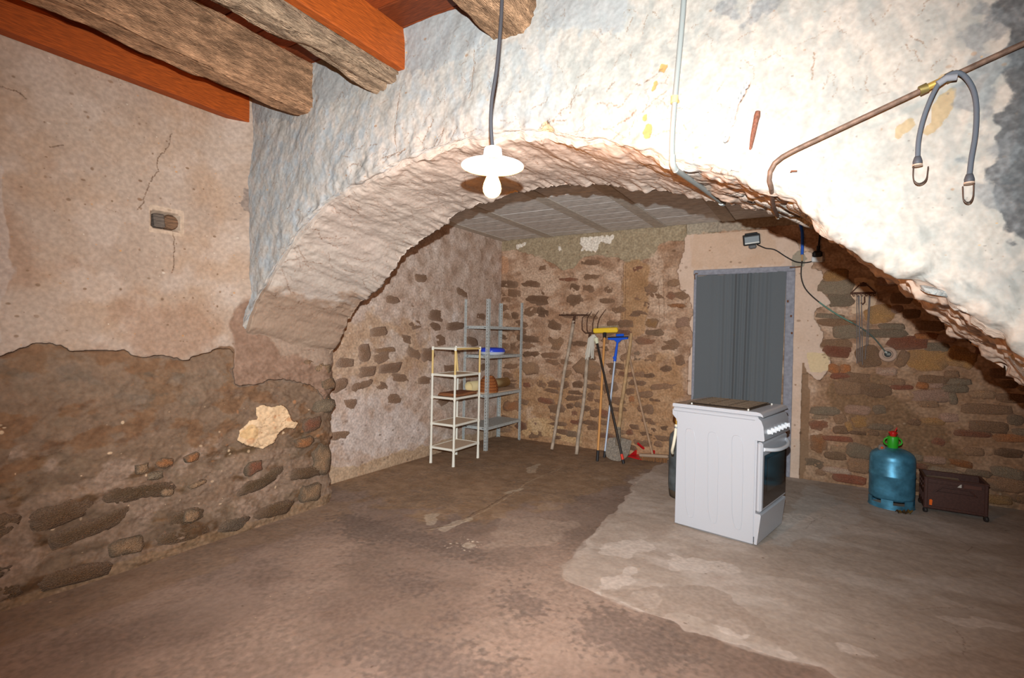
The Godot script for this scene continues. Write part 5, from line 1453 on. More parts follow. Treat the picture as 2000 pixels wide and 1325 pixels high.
# ------------------------------------------------------------------ shelves and what they carry
func build_shelves() -> void:
	# the white lattice rack
	var t := thing("shelf_rack", "narrow white plastic rack with yellowed upper posts by the left wall", "shelf rack", Vector3(-3.035, 0.0, -3.966), 0.0)
	t.rotation.y = 0.03
	var white := mat(c8(236, 230, 216), 0.45)
	var aged := mat(c8(232, 198, 130), 0.45)
	var ww := 0.275
	var dd := 0.43
	var spots := [Vector2(0, 0), Vector2(-ww, 0), Vector2(0, -dd), Vector2(-ww, -dd)]
	for s in spots:
		var p := obj("post", MB.new().tube([Vector3(s.x, 0.0, s.y), Vector3(s.x, 0.03, s.y), Vector3(s.x, 0.15, s.y), Vector3(s.x, 0.87, s.y)], [0.0155, 0.0145, 0.0115, 0.011], 10).mesh(), white, t)
		var lean := Vector3(0.0, 0, 0)
		if s.x < 0 and s.y < 0:
			lean = Vector3(-0.03, 0, 0.0)
		obj("upper_post", MB.new().tube([Vector3(s.x, 0.885, s.y), Vector3(s.x + lean.x, 1.13, s.y)], 0.0105, 10).mesh(), aged, t).set_meta("label", "yellowed upper post")
		for y in [0.158, 0.395, 0.657, 0.879]:
			obj("sleeve", MB.new().tube([Vector3(s.x, y - 0.018, s.y), Vector3(s.x, y + 0.012, s.y)], 0.0145, 10).mesh(), white, p)
	for y in [0.158, 0.395, 0.657, 0.879]:
		var fr := MB.new()
		fr.box(Vector3(-ww / 2, y, 0), Vector3(ww, 0.022, 0.012), 0.002)
		fr.box(Vector3(-ww / 2, y, -dd), Vector3(ww, 0.022, 0.012), 0.002)
		fr.box(Vector3(0, y, -dd / 2), Vector3(0.012, 0.022, dd), 0.002)
		fr.box(Vector3(-ww, y, -dd / 2), Vector3(0.012, 0.022, dd), 0.002)
		var sh := obj("shelf", fr.mesh(), white, t)
		obj("shelf_panel", MB.new().box(Vector3(-ww / 2, y + 0.003, -dd / 2), Vector3(ww - 0.012, 0.008, dd - 0.012), 0.001).mesh(), mat(c8(232, 208, 182), 0.7, {"tex": pale, "scale": 6.0}), sh)
	var top := MB.new()
	top.tube([Vector3(0, 1.14, 0), Vector3(-ww, 1.14, 0)], 0.0105, 8)
	top.tube([Vector3(-ww, 1.14, 0), Vector3(-ww - 0.03, 1.14, -dd)], 0.0105, 8)
	top.tube([Vector3(-ww - 0.03, 1.14, -dd), Vector3(0, 1.14, -dd)], 0.0105, 8)
	obj("top_frame", top.mesh(), white, t)
	obj("top_rail", MB.new().tube([Vector3(0, 1.14, -dd), Vector3(0, 1.14, 0)], 0.0108, 8).mesh(), aged, t)
	for s in [Vector2(0, 0), Vector2(-ww, 0), Vector2(0, -dd), Vector2(-ww - 0.03, -dd)]:
		obj("corner_joint", MB.new().tube([Vector3(s.x, 1.122, s.y), Vector3(s.x, 1.158, s.y)], 0.0135, 10).mesh(), white, t)
	var bd := obj("brown_board", MB.new().box(Vector3(0, 0.009, 0), Vector3(0.22, 0.018, 0.37), 0.002).box(Vector3(0.005, 0.0245, -0.005), Vector3(0.215, 0.012, 0.36), 0.002).mesh(), mat(c8(190, 122, 80), 0.75, {"tex": streak, "scale": 3.0}))
	bd.position = Vector3(-3.16, 0.669, -4.18)
	bd.rotation.y = 0.03
	tag(bd, "stack of two thin brown boards on the white rack", "board")

	# the galvanised angle-iron shelf
	var m := thing("metal_shelf", "tall grey perforated steel shelf unit in the far left corner", "metal shelf", Vector3(-3.15, 0.0, -4.70), 0.0)
	var zinc := mat(c8(206, 210, 208), 0.55, {"metal": 0.15, "tex": pale, "scale": 3.0})
	var mw := 0.33
	var md := 0.75
	var H := 1.677
	for s in [[0, 0, -1, -1], [-1, 0, 1, -1], [0, -1, -1, 1], [-1, -1, 1, 1]]:
		var x: float = s[0] * mw
		var z: float = s[1] * md
		var p := MB.new()
		var fl := 0.034
		for way in 2:
			var dirx := Vector3(s[2], 0, 0) if way == 0 else Vector3(0, 0, s[3])
			var thick := Vector3(0, 0, 0.002) if way == 0 else Vector3(0.002, 0, 0)
			for band in [[0.0, 0.013], [0.021, 0.034]]:
				var c: Vector3 = Vector3(x, H / 2, z) + dirx * (band[0] + band[1]) * 0.5
				p.box(c, Vector3(absf(dirx.x), 0, absf(dirx.z)) * (band[1] - band[0]) + Vector3(0, H, 0) + thick)
			var y := 0.012
			while y < H:
				var c2: Vector3 = Vector3(x, y, z) + dirx * 0.017
				p.box(c2, Vector3(absf(dirx.x), 0, absf(dirx.z)) * 0.009 + Vector3(0, 0.011, 0) + thick)
				y += 0.033
		obj("post", p.mesh(), zinc, m)
	for y in [0.242, 0.603, 1.036, 1.362]:
		var sh := MB.new()
		sh.box(Vector3(-mw / 2, y + 0.014, -md / 2), Vector3(mw - 0.006, 0.003, md - 0.006))
		sh.box(Vector3(-mw / 2, y, -0.004), Vector3(mw - 0.006, 0.032, 0.003))
		sh.box(Vector3(-mw / 2, y, -md + 0.004), Vector3(mw - 0.006, 0.032, 0.003))
		sh.box(Vector3(-0.004, y, -md / 2), Vector3(0.003, 0.032, md - 0.006))
		sh.box(Vector3(-mw + 0.004, y, -md / 2), Vector3(0.003, 0.032, md - 0.006))
		var so := obj("shelf", sh.mesh(), zinc, m)
		for bx in [-0.05, -mw + 0.05]:
			obj("bolt_slot", MB.new().box(Vector3(bx, y, -0.002), Vector3(0.022, 0.007, 0.003), 0.001).mesh(), mat(c8(50, 46, 44), 0.7), so)
	# things on it
	var b := thing("plastic_basin", "blue and clear round plastic lidded dish on the steel shelf", "dish", Vector3(-3.25, 1.0525, -4.92))
	obj("lid", MB.new().lathe([Vector2(0.155, 0.036), Vector2(0.157, 0.046), Vector2(0.152, 0.066), Vector2(0.13, 0.08), Vector2(0.07, 0.086), Vector2(0, 0.087)], 36).mesh(), mat(c8(48, 72, 206), 0.25), b)
	obj("bowl", MB.new().lathe([Vector2(0.0, 0.0), Vector2(0.12, 0.0), Vector2(0.145, 0.008), Vector2(0.154, 0.036)], 36).mesh(), mat(c8(206, 212, 226), 0.3), b)
	var r := thing("vinyl_roll", "cream roll of floor covering lying along the steel shelf", "roll", Vector3(-3.38, 0.6195, -5.05))
	var spiral := MB.new()
	spiral.smooth(1)
	var prev := []
	for q in 76:
		var a := q * TAU / 30.0
		var rad := 0.047 + 0.011 * q / 75.0
		var cur := [Vector3(cos(a) * rad, sin(a) * rad + 0.058, 0.4), Vector3(cos(a) * rad, sin(a) * rad + 0.058, -0.4), Vector3(cos(a) * (rad - 0.003), sin(a) * (rad - 0.003) + 0.058, 0.4), Vector3(cos(a) * (rad - 0.003), sin(a) * (rad - 0.003) + 0.058, -0.4)]
		if q > 0:
			spiral.q(prev[0], prev[1], cur[1], cur[0])
			spiral.q(cur[2], cur[3], prev[3], prev[2])
			spiral.q(prev[2], prev[0], cur[0], cur[2])
			spiral.q(cur[3], cur[1], prev[1], prev[3])
		prev = cur
	var ro := obj("sheet", spiral.mesh(), mat(c8(220, 198, 150), 0.6), r)
	ro.rotation.y = 0.0
	var k := thing("wicker_basket", "brown woven wicker dome basket on the steel shelf before the roll", "basket", Vector3(-3.222, 0.637, -4.83))
	var cane := [mat(c8(176, 106, 58), 0.7), mat(c8(150, 86, 46), 0.7)]
	for ring in 11:
		var y := 0.008 + ring * 0.0165
		var rad := 0.1 * sqrt(maxf(0.02, 1.0 - pow(y / 0.192, 2.4)))
		obj("cane_ring", MB.new().tube(_wavy(rad, y, 40, 0.004, ring), 0.0088, 6, false).mesh(), cane[ring % 2], k)
	var core := []
	for q in 9:
		var y := 0.004 + q * 0.0225
		core.append(Vector2(0.094 * sqrt(maxf(0.0, 1.0 - pow(y / 0.186, 2.4))), y))
	core.append(Vector2(0, 0.187))
	obj("lining", MB.new().lathe(core, 30).mesh(), mat(c8(110, 62, 34), 0.8), k)
	var bb := obj("chipboard_shelf_board", MB.new().box(Vector3(0, 0.008, 0), Vector3(0.31, 0.016, 0.70), 0.001).mesh(), mat(c8(224, 192, 164), 0.75, {"tex": pale, "scale": 4.0}))
	bb.position = Vector3(-3.317, 0.6205, -5.085)
	bb.position.y = 0.6205
	tag(bb, "beige chipboard panel laid on the third steel shelf", "board")
	r.position = Vector3(-3.388, 0.6368, -5.085)

func _wavy(r: float, y: float, n: int, amp: float, ph: int) -> Array:
	var out := []
	for k in n + 1:
		var a := TAU * k / n
		var rr := r + amp * (1.0 if (k + ph) % 2 == 0 else -1.0)
		out.append(Vector3(cos(a) * rr, y, -sin(a) * rr))
	return out

# ------------------------------------------------------------------ tools that lean on the far wall
func pole(a: Vector3, b: Vector3, r, wav := 0.0, n := 9) -> MB:
	var pts := []
	var rr := []
	for i in n:
		var s := float(i) / (n - 1)
		pts.append(a.lerp(b, s) + Vector3(mid.get_noise_1d(s * 0.15 + a.x * 9.0), 0, 0) * wav * sin(PI * s))
		rr.append((r if not r is Array else lerpf(r[0], r[1], s)) * (1.0 + 0.08 * mid.get_noise_1d(s * 0.6 + a.x * 5.0) * signf(wav)))
	return MB.new().tube(pts, rr, 10)

func build_tools() -> void:
	var ash := mat(c8(206, 182, 160), 0.8, {"tex": wood, "scale": Vector3(8, 1.0, 8)})
	var ash2 := mat(c8(214, 172, 126), 0.75, {"tex": wood, "scale": Vector3(8, 1.0, 8)})
	var rust := mat(c8(112, 76, 58), 0.8, {"tex": blotch, "scale": 8.0, "metal": 0.2})
	var black := mat(c8(38, 34, 36), 0.5)
	# rake
	var t := thing("garden_rake", "old wooden-handled rake, leftmost of the tools on the far wall", "rake")
	obj("handle", pole(Vector3(-2.581, 0.012, -5.176), Vector3(-2.47, 1.46, -5.44), 0.019, 0.02).mesh(), ash, t)
	obj("ferrule", pole(Vector3(-2.472, 1.43, -5.436), Vector3(-2.462, 1.525, -5.452), [0.021, 0.012], 0.0, 4).mesh(), rust, t)
	obj("rake_bar", MB.new().box(Vector3(-2.485, 1.53, -5.455), Vector3(0.36, 0.018, 0.014), 0.003).mesh(), rust, t)
	for i in 9:
		obj("tine", MB.new().tube([Vector3(-2.655 + i * 0.0425, 1.53, -5.46), Vector3(-2.655 + i * 0.0425, 1.53, -5.475), Vector3(-2.655 + i * 0.0425, 1.532, -5.502)], [0.005, 0.0045, 0.0025], 6).mesh(), rust, t)
	# pitchfork
	t = thing("pitchfork", "hay fork with four curved rusty tines and a grey wooden handle", "fork")
	obj("handle", pole(Vector3(-2.254, 0.012, -5.116), Vector3(-2.26, 1.25, -5.42), 0.0195, 0.035).mesh(), ash, t)
	obj("ferrule", pole(Vector3(-2.26, 1.21, -5.41), Vector3(-2.262, 1.335, -5.435), [0.022, 0.012], 0.0, 4).mesh(), rust, t)
	for s in [[-0.085, -0.06, 0.225], [-0.03, -0.02, 0.235], [0.035, 0.065, 0.245], [0.09, 0.15, 0.262]]:
		var bx := -2.262
		obj("tine", MB.new().tube([Vector3(bx, 1.325, -5.435), Vector3(bx + s[0] * 0.65, 1.325, -5.432), Vector3(bx + s[0] * 1.05, 1.36, -5.42), Vector3(bx + s[0] * 1.1, 1.43, -5.415), Vector3(bx + s[0] * 0.95 + s[1] * 0.2, 1.5, -5.43), Vector3(bx + s[1] + 0.02, 1.335 + s[2], -5.47)], [0.008, 0.007, 0.0065, 0.006, 0.005, 0.003], 7).mesh(), rust, t)
	# yellow-headed broom
	t = thing("broom", "upside-down broom with a yellow head and an orange wooden handle", "broom")
	obj("handle", pole(Vector3(-1.972, 0.1, -5.02), Vector3(-2.075, 1.3, -5.40), 0.0125).mesh(), mat(c8(214, 150, 86), 0.5), t)
	obj("handle_end", pole(Vector3(-1.966, 0.006, -4.99), Vector3(-1.973, 0.11, -5.022), 0.015).mesh(), black, t)
	obj("socket", pole(Vector3(-2.072, 1.275, -5.392), Vector3(-2.077, 1.33, -5.41), 0.019).mesh(), black, t)
	var head := obj("broom_head", MB.new().at(Vector3(-2.075, 1.358, -5.425), Vector3(0.25, 0, 0.05)).box(Vector3.ZERO, Vector3(0.285, 0.055, 0.05), 0.012).mesh(), mat(c8(250, 206, 56), 0.45), t)
	obj("sticker", MB.new().at(Vector3(-1.99, 1.365, -5.399), Vector3(0.25, 0, 0.05)).box(Vector3.ZERO, Vector3(0.07, 0.02, 0.002)).mesh(), mat(c8(226, 190, 160), 0.5), head)
	var bristles := MB.new()
	for i in 64:
		var x := -2.205 + (i % 32) * 0.0084
		bristles.tube([Vector3(x, 1.38 + (x + 2.075) * 0.05, -5.425 - (i / 32) * 0.02), Vector3(x + rng.randf_range(-0.004, 0.004), 1.408 + (x + 2.075) * 0.05, -5.44 - (i / 32) * 0.02)], 0.0022, 4)
	var br := obj("bristles", bristles.mesh(), mat(c8(180, 160, 130), 0.8), t)
	br.set_meta("kind", "stuff")
	# squeegee
	t = thing("squeegee", "blue floor squeegee with a black rubber lip and aluminium pole, head up", "squeegee")
	var alu := mat(c8(190, 198, 214), 0.55, {"metal": 0.4})
	var blue := mat(c8(30, 92, 216), 0.35)
	obj("pole", pole(Vector3(-1.966, 0.05, -5.2), Vector3(-1.952, 1.05, -5.41), 0.0115).mesh(), alu, t)
	obj("pole_end", pole(Vector3(-1.967, 0.005, -5.19), Vector3(-1.966, 0.07, -5.204), 0.014).mesh(), black, t)
	obj("pole_joint", pole(Vector3(-1.9593, 0.55, -5.305), Vector3(-1.959, 0.575, -5.31), 0.0135).mesh(), black, t)
	obj("shaft", pole(Vector3(-1.953, 1.02, -5.403), Vector3(-1.94, 1.245, -5.447), [0.017, 0.011]).tube([Vector3(-1.97, 1.06, -5.4), Vector3(-1.935, 1.065, -5.405)], 0.012, 8).mesh(), blue, t)
	var sq := MB.new().at(Vector3(-1.938, 1.262, -5.452), Vector3(0, 0, 0.05))
	sq.prism(PackedVector2Array([Vector2(-0.012, -0.035), Vector2(0.012, -0.035), Vector2(0.04, -0.008), Vector2(0.112, 0.0), Vector2(0.112, 0.02), Vector2(-0.112, 0.02), Vector2(-0.112, 0.0), Vector2(-0.04, -0.008)]), -0.014, 0.014)
	sq.box(Vector3(0.022, 0.045, -0.005), Vector3(0.09, 0.03, 0.02), 0.006)
	obj("squeegee_head", sq.mesh(), blue, t)
	obj("rubber_lip", MB.new().at(Vector3(-1.938, 1.286, -5.435), Vector3(0, 0, 0.05)).box(Vector3(0.006, 0, 0), Vector3(0.236, 0.014, 0.012), 0.002).mesh(), black, t)
	# mop
	t = thing("mop", "string mop held head up on a dark slanting pole with a red tip", "mop")
	var dark := mat(c8(52, 42, 36), 0.45)
	var P0 := Vector3(-1.708, 0.006, -5.056)
	var P1 := Vector3(-2.127, 1.215, -5.315)
	obj("pole", pole(P0.lerp(P1, 0.07), P1, 0.0125).mesh(), dark, t)
	obj("pole_tip", pole(P0.lerp(P1, 0.028), P0.lerp(P1, 0.072), 0.0145).mesh(), mat(c8(222, 62, 40), 0.45), t).set_meta("label", "red collar near the foot of the pole")
	obj("pole_foot", pole(P0, P0.lerp(P1, 0.03), 0.0155).mesh(), black, t)
	obj("socket", pole(P1.lerp(P0, 0.005), P1 + (P1 - P0).normalized() * 0.055, [0.017, 0.026]).mesh(), mat(c8(226, 222, 190), 0.5), t)
	var cot := mat(c8(206, 196, 182), 0.95)
	var top := P1 + (P1 - P0).normalized() * 0.075
	for i in 26:
		var a := TAU * i / 26.0
		var wd := Vector3(-0.05 + cos(a) * 0.032, 0, sin(a) * 0.03 + 0.006)
		var len := rng.randf_range(0.2, 0.27)
		var st := MB.new().tube([top + Vector3(0.01, -0.01, 0), top + Vector3(wd.x * 0.4, 0.018, wd.z * 0.6), top + Vector3(wd.x * 0.95, -0.02, wd.z), top + Vector3(wd.x * 1.1 + rng.randf_range(-0.006, 0.006), -0.12, wd.z * 1.05), top + Vector3(wd.x * 1.1 - 0.012 + rng.randf_range(-0.014, 0.014), -len, wd.z * 0.9)], [0.007, 0.0085, 0.009, 0.0085, 0.006], 6)
		obj("strand", st.mesh(), cot, t)
	# shovel
	t = thing("shovel", "wooden-handled shovel, its wide cement-crusted blade on the floor", "shovel")
	obj("handle", pole(Vector3(-1.845, 0.3, -5.27), Vector3(-1.79, 1.33, -5.45), [0.022, 0.0175], 0.03).mesh(), ash2, t)
	obj("handle_socket", pole(Vector3(-1.832, 0.14, -5.235), Vector3(-1.846, 0.33, -5.275), [0.03, 0.024], 0.0, 6).mesh(), mat(c8(168, 148, 128), 0.85, {"tex": blotch, "scale": 6.0}), t)
	var nu := 22
	var nv := 22
	var p := PackedVector3Array()
	var uv := PackedVector2Array()
	for side in 2:
		for j in nv + 1:
			for i in nu + 1:
				var u := float(i) / nu * 2.0 - 1.0
				var v := float(j) / nv
				var half := 0.132 * (1.0 - 0.32 * pow(v, 4.0)) * (0.95 + 0.05 * v)
				var y := 0.205 - 0.205 * v - 0.0 * u + 0.03 * pow(absf(u), 2.0) * pow(v, 3.0) + (0.012 * (1.0 - u * u) if v < 0.05 else 0.0)
				var zz := -5.255 + 0.14 * v + 0.02 * u * u - 0.012
				p.append(Vector3(-1.818 + u * half, maxf(y, 0.003), zz - 0.003 * side + 0.002 * mid.get_noise_2d(u * 0.3, v * 0.3)))
				uv.append(Vector2(u, v))
	var half_n := (nu + 1) * (nv + 1)
	var bm := sheet(p.slice(0, half_n), uv.slice(0, half_n), nu, nv)
	sheet(p.slice(half_n), uv.slice(half_n), nu, nv, bm)
	obj("blade", bm, mat(c8(186, 170, 154), 0.9, {"tex": blotch, "scale": 7.0, "bump": pits, "depth": 0.3}), t)
	# red dustpan
	t = thing("dustpan", "bright red plastic dustpan on the floor behind the shovel", "dustpan", Vector3(-1.655, 0.0, -5.44), -0.35)
	var red := mat(c8(204, 26, 34), 0.35)
	var pan := MB.new()
	pan.prism(PackedVector2Array([Vector2(-0.1, 0.0), Vector2(0.1, 0.0), Vector2(0.085, 0.012), Vector2(-0.085, 0.012)]), -0.12, 0.09)
	for s in [-1.0, 1.0]:
		pan.xf = Transform3D(Basis(Vector3.UP, PI / 2), Vector3(s * 0.096, 0, 0))
		pan.prism(PackedVector2Array([Vector2(-0.09, 0.0), Vector2(0.12, 0.0), Vector2(0.12, 0.075), Vector2(0.04, 0.055)]), -0.004, 0.004)
	pan.xf = Transform3D()
	pan.box(Vector3(0, 0.04, -0.118), Vector3(0.196, 0.08, 0.007), 0.002)
	obj("pan", pan.mesh(), red, t)
	obj("handle", MB.new().tube([Vector3(-0.02, 0.07, -0.11), Vector3(-0.03, 0.1, -0.06), Vector3(-0.035, 0.145, 0.0)], [0.016, 0.014, 0.012], 10).mesh(), red, t)
	# floor broom
	t = thing("floor_broom", "wide wooden broom, head on the floor, leaning left beside the cooker", "broom")
	obj("handle", pole(Vector3(-1.5, 0.06, -5.36), Vector3(-1.865, 1.27, -5.47), 0.0125, 0.01).mesh(), mat(c8(204, 164, 132), 0.75, {"tex": wood, "scale": Vector3(8, 1, 8)}), t)
	obj("broom_head", MB.new().at(Vector3(-1.485, 0.062, -5.345), Vector3(0, 0.12, 0.06)).box(Vector3.ZERO, Vector3(0.3, 0.03, 0.06), 0.01).mesh(), mat(c8(176, 150, 128), 0.8), t)
	var bm2 := MB.new()
	for i in 90:
		var x := -1.615 + (i % 30) * 0.009
		var z := -5.365 + (i / 30) * 0.016 - (x + 1.485) * 0.12
		bm2.tube([Vector3(x, 0.05 + (x + 1.485) * 0.06, z), Vector3(x + rng.randf_range(-0.008, 0.008), 0.002, z + rng.randf_range(-0.008, 0.012))], 0.0035, 4)
	var b2 := obj("bristles", bm2.mesh(), mat(c8(150, 104, 68), 0.9), t)
	b2.set_meta("kind", "stuff")

# ------------------------------------------------------------------ pipes, cables, fittings
func curve_points(pts: Array, n: int) -> Array:
	var c := Curve3D.new()
	for i in pts.size():
		var tg: Vector3 = (pts[mini(i + 1, pts.size() - 1)] - pts[maxi(i - 1, 0)]) / 6.0
		c.add_point(pts[i], -tg, tg)
	c.bake_interval = 0.005
	var out := []
	for i in n + 1:
		out.append(c.sample_baked(c.get_baked_length() * i / n, true))
	return out

func build_fixtures() -> void:
	# grey conduit on the arch
	var t := thing("conduit_pipe", "thin pale grey conduit running down the arch right of the lamp", "pipe")
	var grey := mat(c8(132, 132, 128), 0.5)
	obj("pipe", MB.new().tube(curve_points([Vector3(-0.44, 2.8, -1.835), Vector3(-0.443, 2.48, -1.835), Vector3(-0.466, 2.11, -1.832), Vector3(-0.47, 1.98, -1.828), Vector3(-0.468, 1.92, -1.83)], 24), 0.0095, 10).mesh(), grey, t)
	obj("elbow", MB.new().tube(curve_points([Vector3(-0.468, 1.935, -1.829), Vector3(-0.467, 1.905, -1.832), Vector3(-0.462, 1.89, -1.86)], 8), 0.0115, 10).mesh(), grey, t)
	obj("pipe", MB.new().tube([Vector3(-0.462, 1.89, -1.85), Vector3(-0.45, 1.92, -2.2), Vector3(-0.43, 1.945, -2.62)], 0.0105, 10).mesh(), grey, t)
	obj("pipe_end", MB.new().tube([Vector3(-0.431, 1.943, -2.6), Vector3(-0.429, 1.945, -2.63)], 0.0145, 10).mesh(), mat(c8(150, 156, 156), 0.5), t)
	for y in [2.13]:
		obj("pipe_clip", MB.new().tube([Vector3(-0.466, y + 0.012, -1.832), Vector3(-0.467, y - 0.012, -1.832)], 0.0125, 10).box(Vector3(-0.466, y, -1.85), Vector3(0.022, 0.01, 0.03), 0.002).mesh(), mat(c8(200, 170, 110), 0.6), t)
	# rusty tube that slants across the arch
	t = thing("rusty_pipe", "slanting rust-brown pipe across the right of the arch", "pipe")
	var rust := mat(c8(140, 108, 90), 0.65, {"tex": blotch, "scale": 6.0, "metal": 0.3})
	obj("pipe", MB.new().tube(curve_points([Vector3(0.85, 2.22, -1.82), Vector3(0.431, 2.083, -1.83), Vector3(0.24, 2.015, -1.83), Vector3(0.0, 1.925, -1.828), Vector3(-0.12, 1.877, -1.826), Vector3(-0.152, 1.85, -1.826), Vector3(-0.162, 1.815, -1.83), Vector3(-0.158, 1.79, -1.87), Vector3(-0.17, 1.79, -2.1), Vector3(-0.18, 1.82, -2.4), Vector3(-0.189, 1.852, -2.61)], 70), 0.0075, 10).mesh(), rust, t)
	obj("pipe_end", MB.new().tube([Vector3(-0.189, 1.85, -2.59), Vector3(-0.19, 1.854, -2.625)], 0.011, 10).mesh(), mat(c8(170, 176, 172), 0.5), t)
	for v in [Vector3(0.222, 2.009, -1.83), Vector3(0.279, 2.03, -1.83)]:
		obj("pipe_joint", MB.new().tube([v - Vector3(0.009, 0.0034, 0), v + Vector3(0.009, 0.0034, 0)], 0.0135, 6).mesh(), mat(c8(132, 112, 66), 0.5, {"metal": 0.6}), t)
	obj("pipe_union", MB.new().tube([Vector3(0.222, 2.009, -1.83), Vector3(0.279, 2.03, -1.83)], 0.0095, 10).mesh(), mat(c8(196, 156, 80), 0.45, {"metal": 0.6}), t)
	# elastic cord hung over it
	t = thing("bungee_cord", "grey elastic cord with two wire hooks looped over the rusty pipe", "bungee cord")
	var cord := mat(c8(98, 100, 108), 0.85, {"tex": grain, "scale": 40.0})
	obj("cord", MB.new().tube(curve_points([Vector3(0.213, 1.82, -1.826), Vector3(0.214, 1.87, -1.823), Vector3(0.224, 1.93, -1.818), Vector3(0.243, 1.99, -1.812), Vector3(0.262, 2.02, -1.81), Vector3(0.285, 2.03, -1.808), Vector3(0.305, 2.018, -1.81), Vector3(0.325, 1.98, -1.815), Vector3(0.334, 1.93, -1.82), Vector3(0.334, 1.86, -1.823), Vector3(0.328, 1.8, -1.825), Vector3(0.325, 1.755, -1.826)], 60), 0.0062, 10).mesh(), cord, t)
	obj("cord_binding", MB.new().tube([Vector3(0.25, 2.008, -1.81), Vector3(0.268, 2.019, -1.808), Vector3(0.29, 2.018, -1.808)], 0.0092, 10).mesh(), mat(c8(120, 118, 122), 0.85), t)
	var wire := mat(c8(74, 58, 50), 0.45, {"metal": 0.7})
	for v in [[Vector3(0.213, 1.815, -1.826), 1.0, 0.032], [Vector3(0.325, 1.75, -1.826), -1.0, 0.022]]:
		var o: Vector3 = v[0]
		var s: float = v[1]
		var w: float = v[2]
		var hk := obj("hook_cap", MB.new().at(o).lathe([Vector2(0, -0.018), Vector2(0.01, -0.018), Vector2(0.0115, -0.008), Vector2(0.0095, 0.0), Vector2(0.0075, 0.006), Vector2(0.0, 0.007)], 14).mesh(), mat(c8(66, 64, 68), 0.6), t)
		obj("hook_rim", MB.new().at(o).lathe([Vector2(0.0, -0.02), Vector2(0.012, -0.02), Vector2(0.012, -0.016), Vector2(0.0, -0.016)], 14, -1).mesh(), mat(c8(170, 140, 120), 0.5), hk)
		var x0 := -0.009 * s
		for off in [0.0, 0.004]:
			obj("wire_hook", MB.new().tube(curve_points([o + Vector3(x0, -0.016, off), o + Vector3(x0, -0.05, off), o + Vector3(x0 + s * w * 0.15, -0.064 - off, off), o + Vector3(x0 + s * w * 0.5, -0.07 - off, off), o + Vector3(x0 + s * w * 0.9, -0.06 - off, off), o + Vector3(x0 + s * w, -0.036, off), o + Vector3(x0 + s * w * 1.02, -0.026, off)], 26), 0.0016, 6).mesh(), wire, hk)
	# iron spike
	var nl := obj("iron_spike", MB.new().tube([Vector3(-0.226, 1.927, -1.885), Vector3(-0.215, 1.965, -1.852), Vector3(-0.206, 2.012, -1.846), Vector3(-0.203, 2.026, -1.846), Vector3(-0.201, 2.04, -1.846)], [0.004, 0.0075, 0.0085, 0.01, 0.0075], 7).mesh(), mat(c8(136, 84, 64), 0.85, {"tex": blotch, "scale": 14.0}))
	tag(nl, "rusty iron spike stuck in the white arch", "spike")
	var nl2 := obj("bent_nail", MB.new().tube([Vector3(-0.105, 1.835, -1.88), Vector3(-0.1, 1.833, -1.852), Vector3(-0.085, 1.83, -1.845)], [0.002, 0.003, 0.002], 6).mesh(), mat(c8(120, 76, 56), 0.8))
	tag(nl2, "small bent nail in the arch below the rusty pipe", "nail")

	# far wall: floodlight, its cable, socket, blue conduit, long cable to the round box
	var black := mat(c8(34, 32, 32), 0.5)
	t = thing("floodlight", "small black-framed floodlight on the plaster above the doorway", "floodlight", Vector3(-0.62, 2.255, -5.44))
	var tilt := Basis.from_euler(Vector3(0.25, 0.25, 0.12))
	var hs := obj("housing", MB.new().box(Vector3.ZERO, Vector3(0.15, 0.1, 0.05), 0.006).mesh(), black, t)
	hs.basis = tilt
	obj("lens", MB.new().box(Vector3(0, -0.002, 0.026), Vector3(0.126, 0.066, 0.004), 0.001).mesh(), mat(c8(150, 156, 160), 0.2, {"spec": 0.6}), hs)
	obj("reflector_edge", MB.new().box(Vector3(0, -0.03, 0.0282), Vector3(0.126, 0.012, 0.002)).mesh(), mat(c8(225, 222, 214), 0.3), hs)
	obj("hood", MB.new().box(Vector3(0, 0.056, 0.0), Vector3(0.11, 0.016, 0.045), 0.004).mesh(), black, hs)
	obj("junction_box", MB.new().at(Vector3(0.005, -0.068, 0.0)).box(Vector3.ZERO, Vector3(0.07, 0.04, 0.04), 0.012).mesh(), mat(c8(110, 108, 108), 0.5), hs)
	obj("wall_bracket", MB.new().box(Vector3(0, 0, -0.045), Vector3(0.04, 0.06, 0.06), 0.004).mesh(), black, t)
	t = thing("power_cable", "black cable sagging from the floodlight to the wall socket", "cable")
	obj("cable", MB.new().tube(curve_points([Vector3(-0.57, 2.205, -5.44), Vector3(-0.5, 2.17, -5.475), Vector3(-0.42, 2.15, -5.485), Vector3(-0.32, 2.075, -5.485), Vector3(-0.24, 2.025, -5.475), Vector3(-0.16, 2.012, -5.465), Vector3(-0.1, 2.025, -5.46), Vector3(-0.075, 2.05, -5.46)], 40), 0.0055, 8).mesh(), black, t)
	t = thing("wall_socket", "black and white surface socket right of the doorway", "socket", Vector3(-0.07, 2.06, -5.475))
	obj("back_box", MB.new().box(Vector3(0, -0.022, 0), Vector3(0.092, 0.05, 0.05), 0.008).mesh(), mat(c8(216, 214, 212), 0.4), t)
	obj("plug", MB.new().box(Vector3(0, 0.022, 0.012), Vector3(0.082, 0.06, 0.05), 0.016).mesh(), black, t)
	t = thing("power_cable", "dark cable rising from the socket into the shadow by the ceiling", "cable")
	obj("cable", MB.new().tube([Vector3(-0.065, 2.105, -5.465), Vector3(-0.055, 2.25, -5.475), Vector3(-0.05, 2.44, -5.48)], 0.008, 8).mesh(), black, t)
	obj("strain_relief", MB.new().tube([Vector3(-0.067, 2.09, -5.465), Vector3(-0.062, 2.16, -5.468)], 0.0145, 8).mesh(), black, t)
	t = thing("blue_conduit", "bright blue flexible conduit coming down right of the doorway", "pipe")
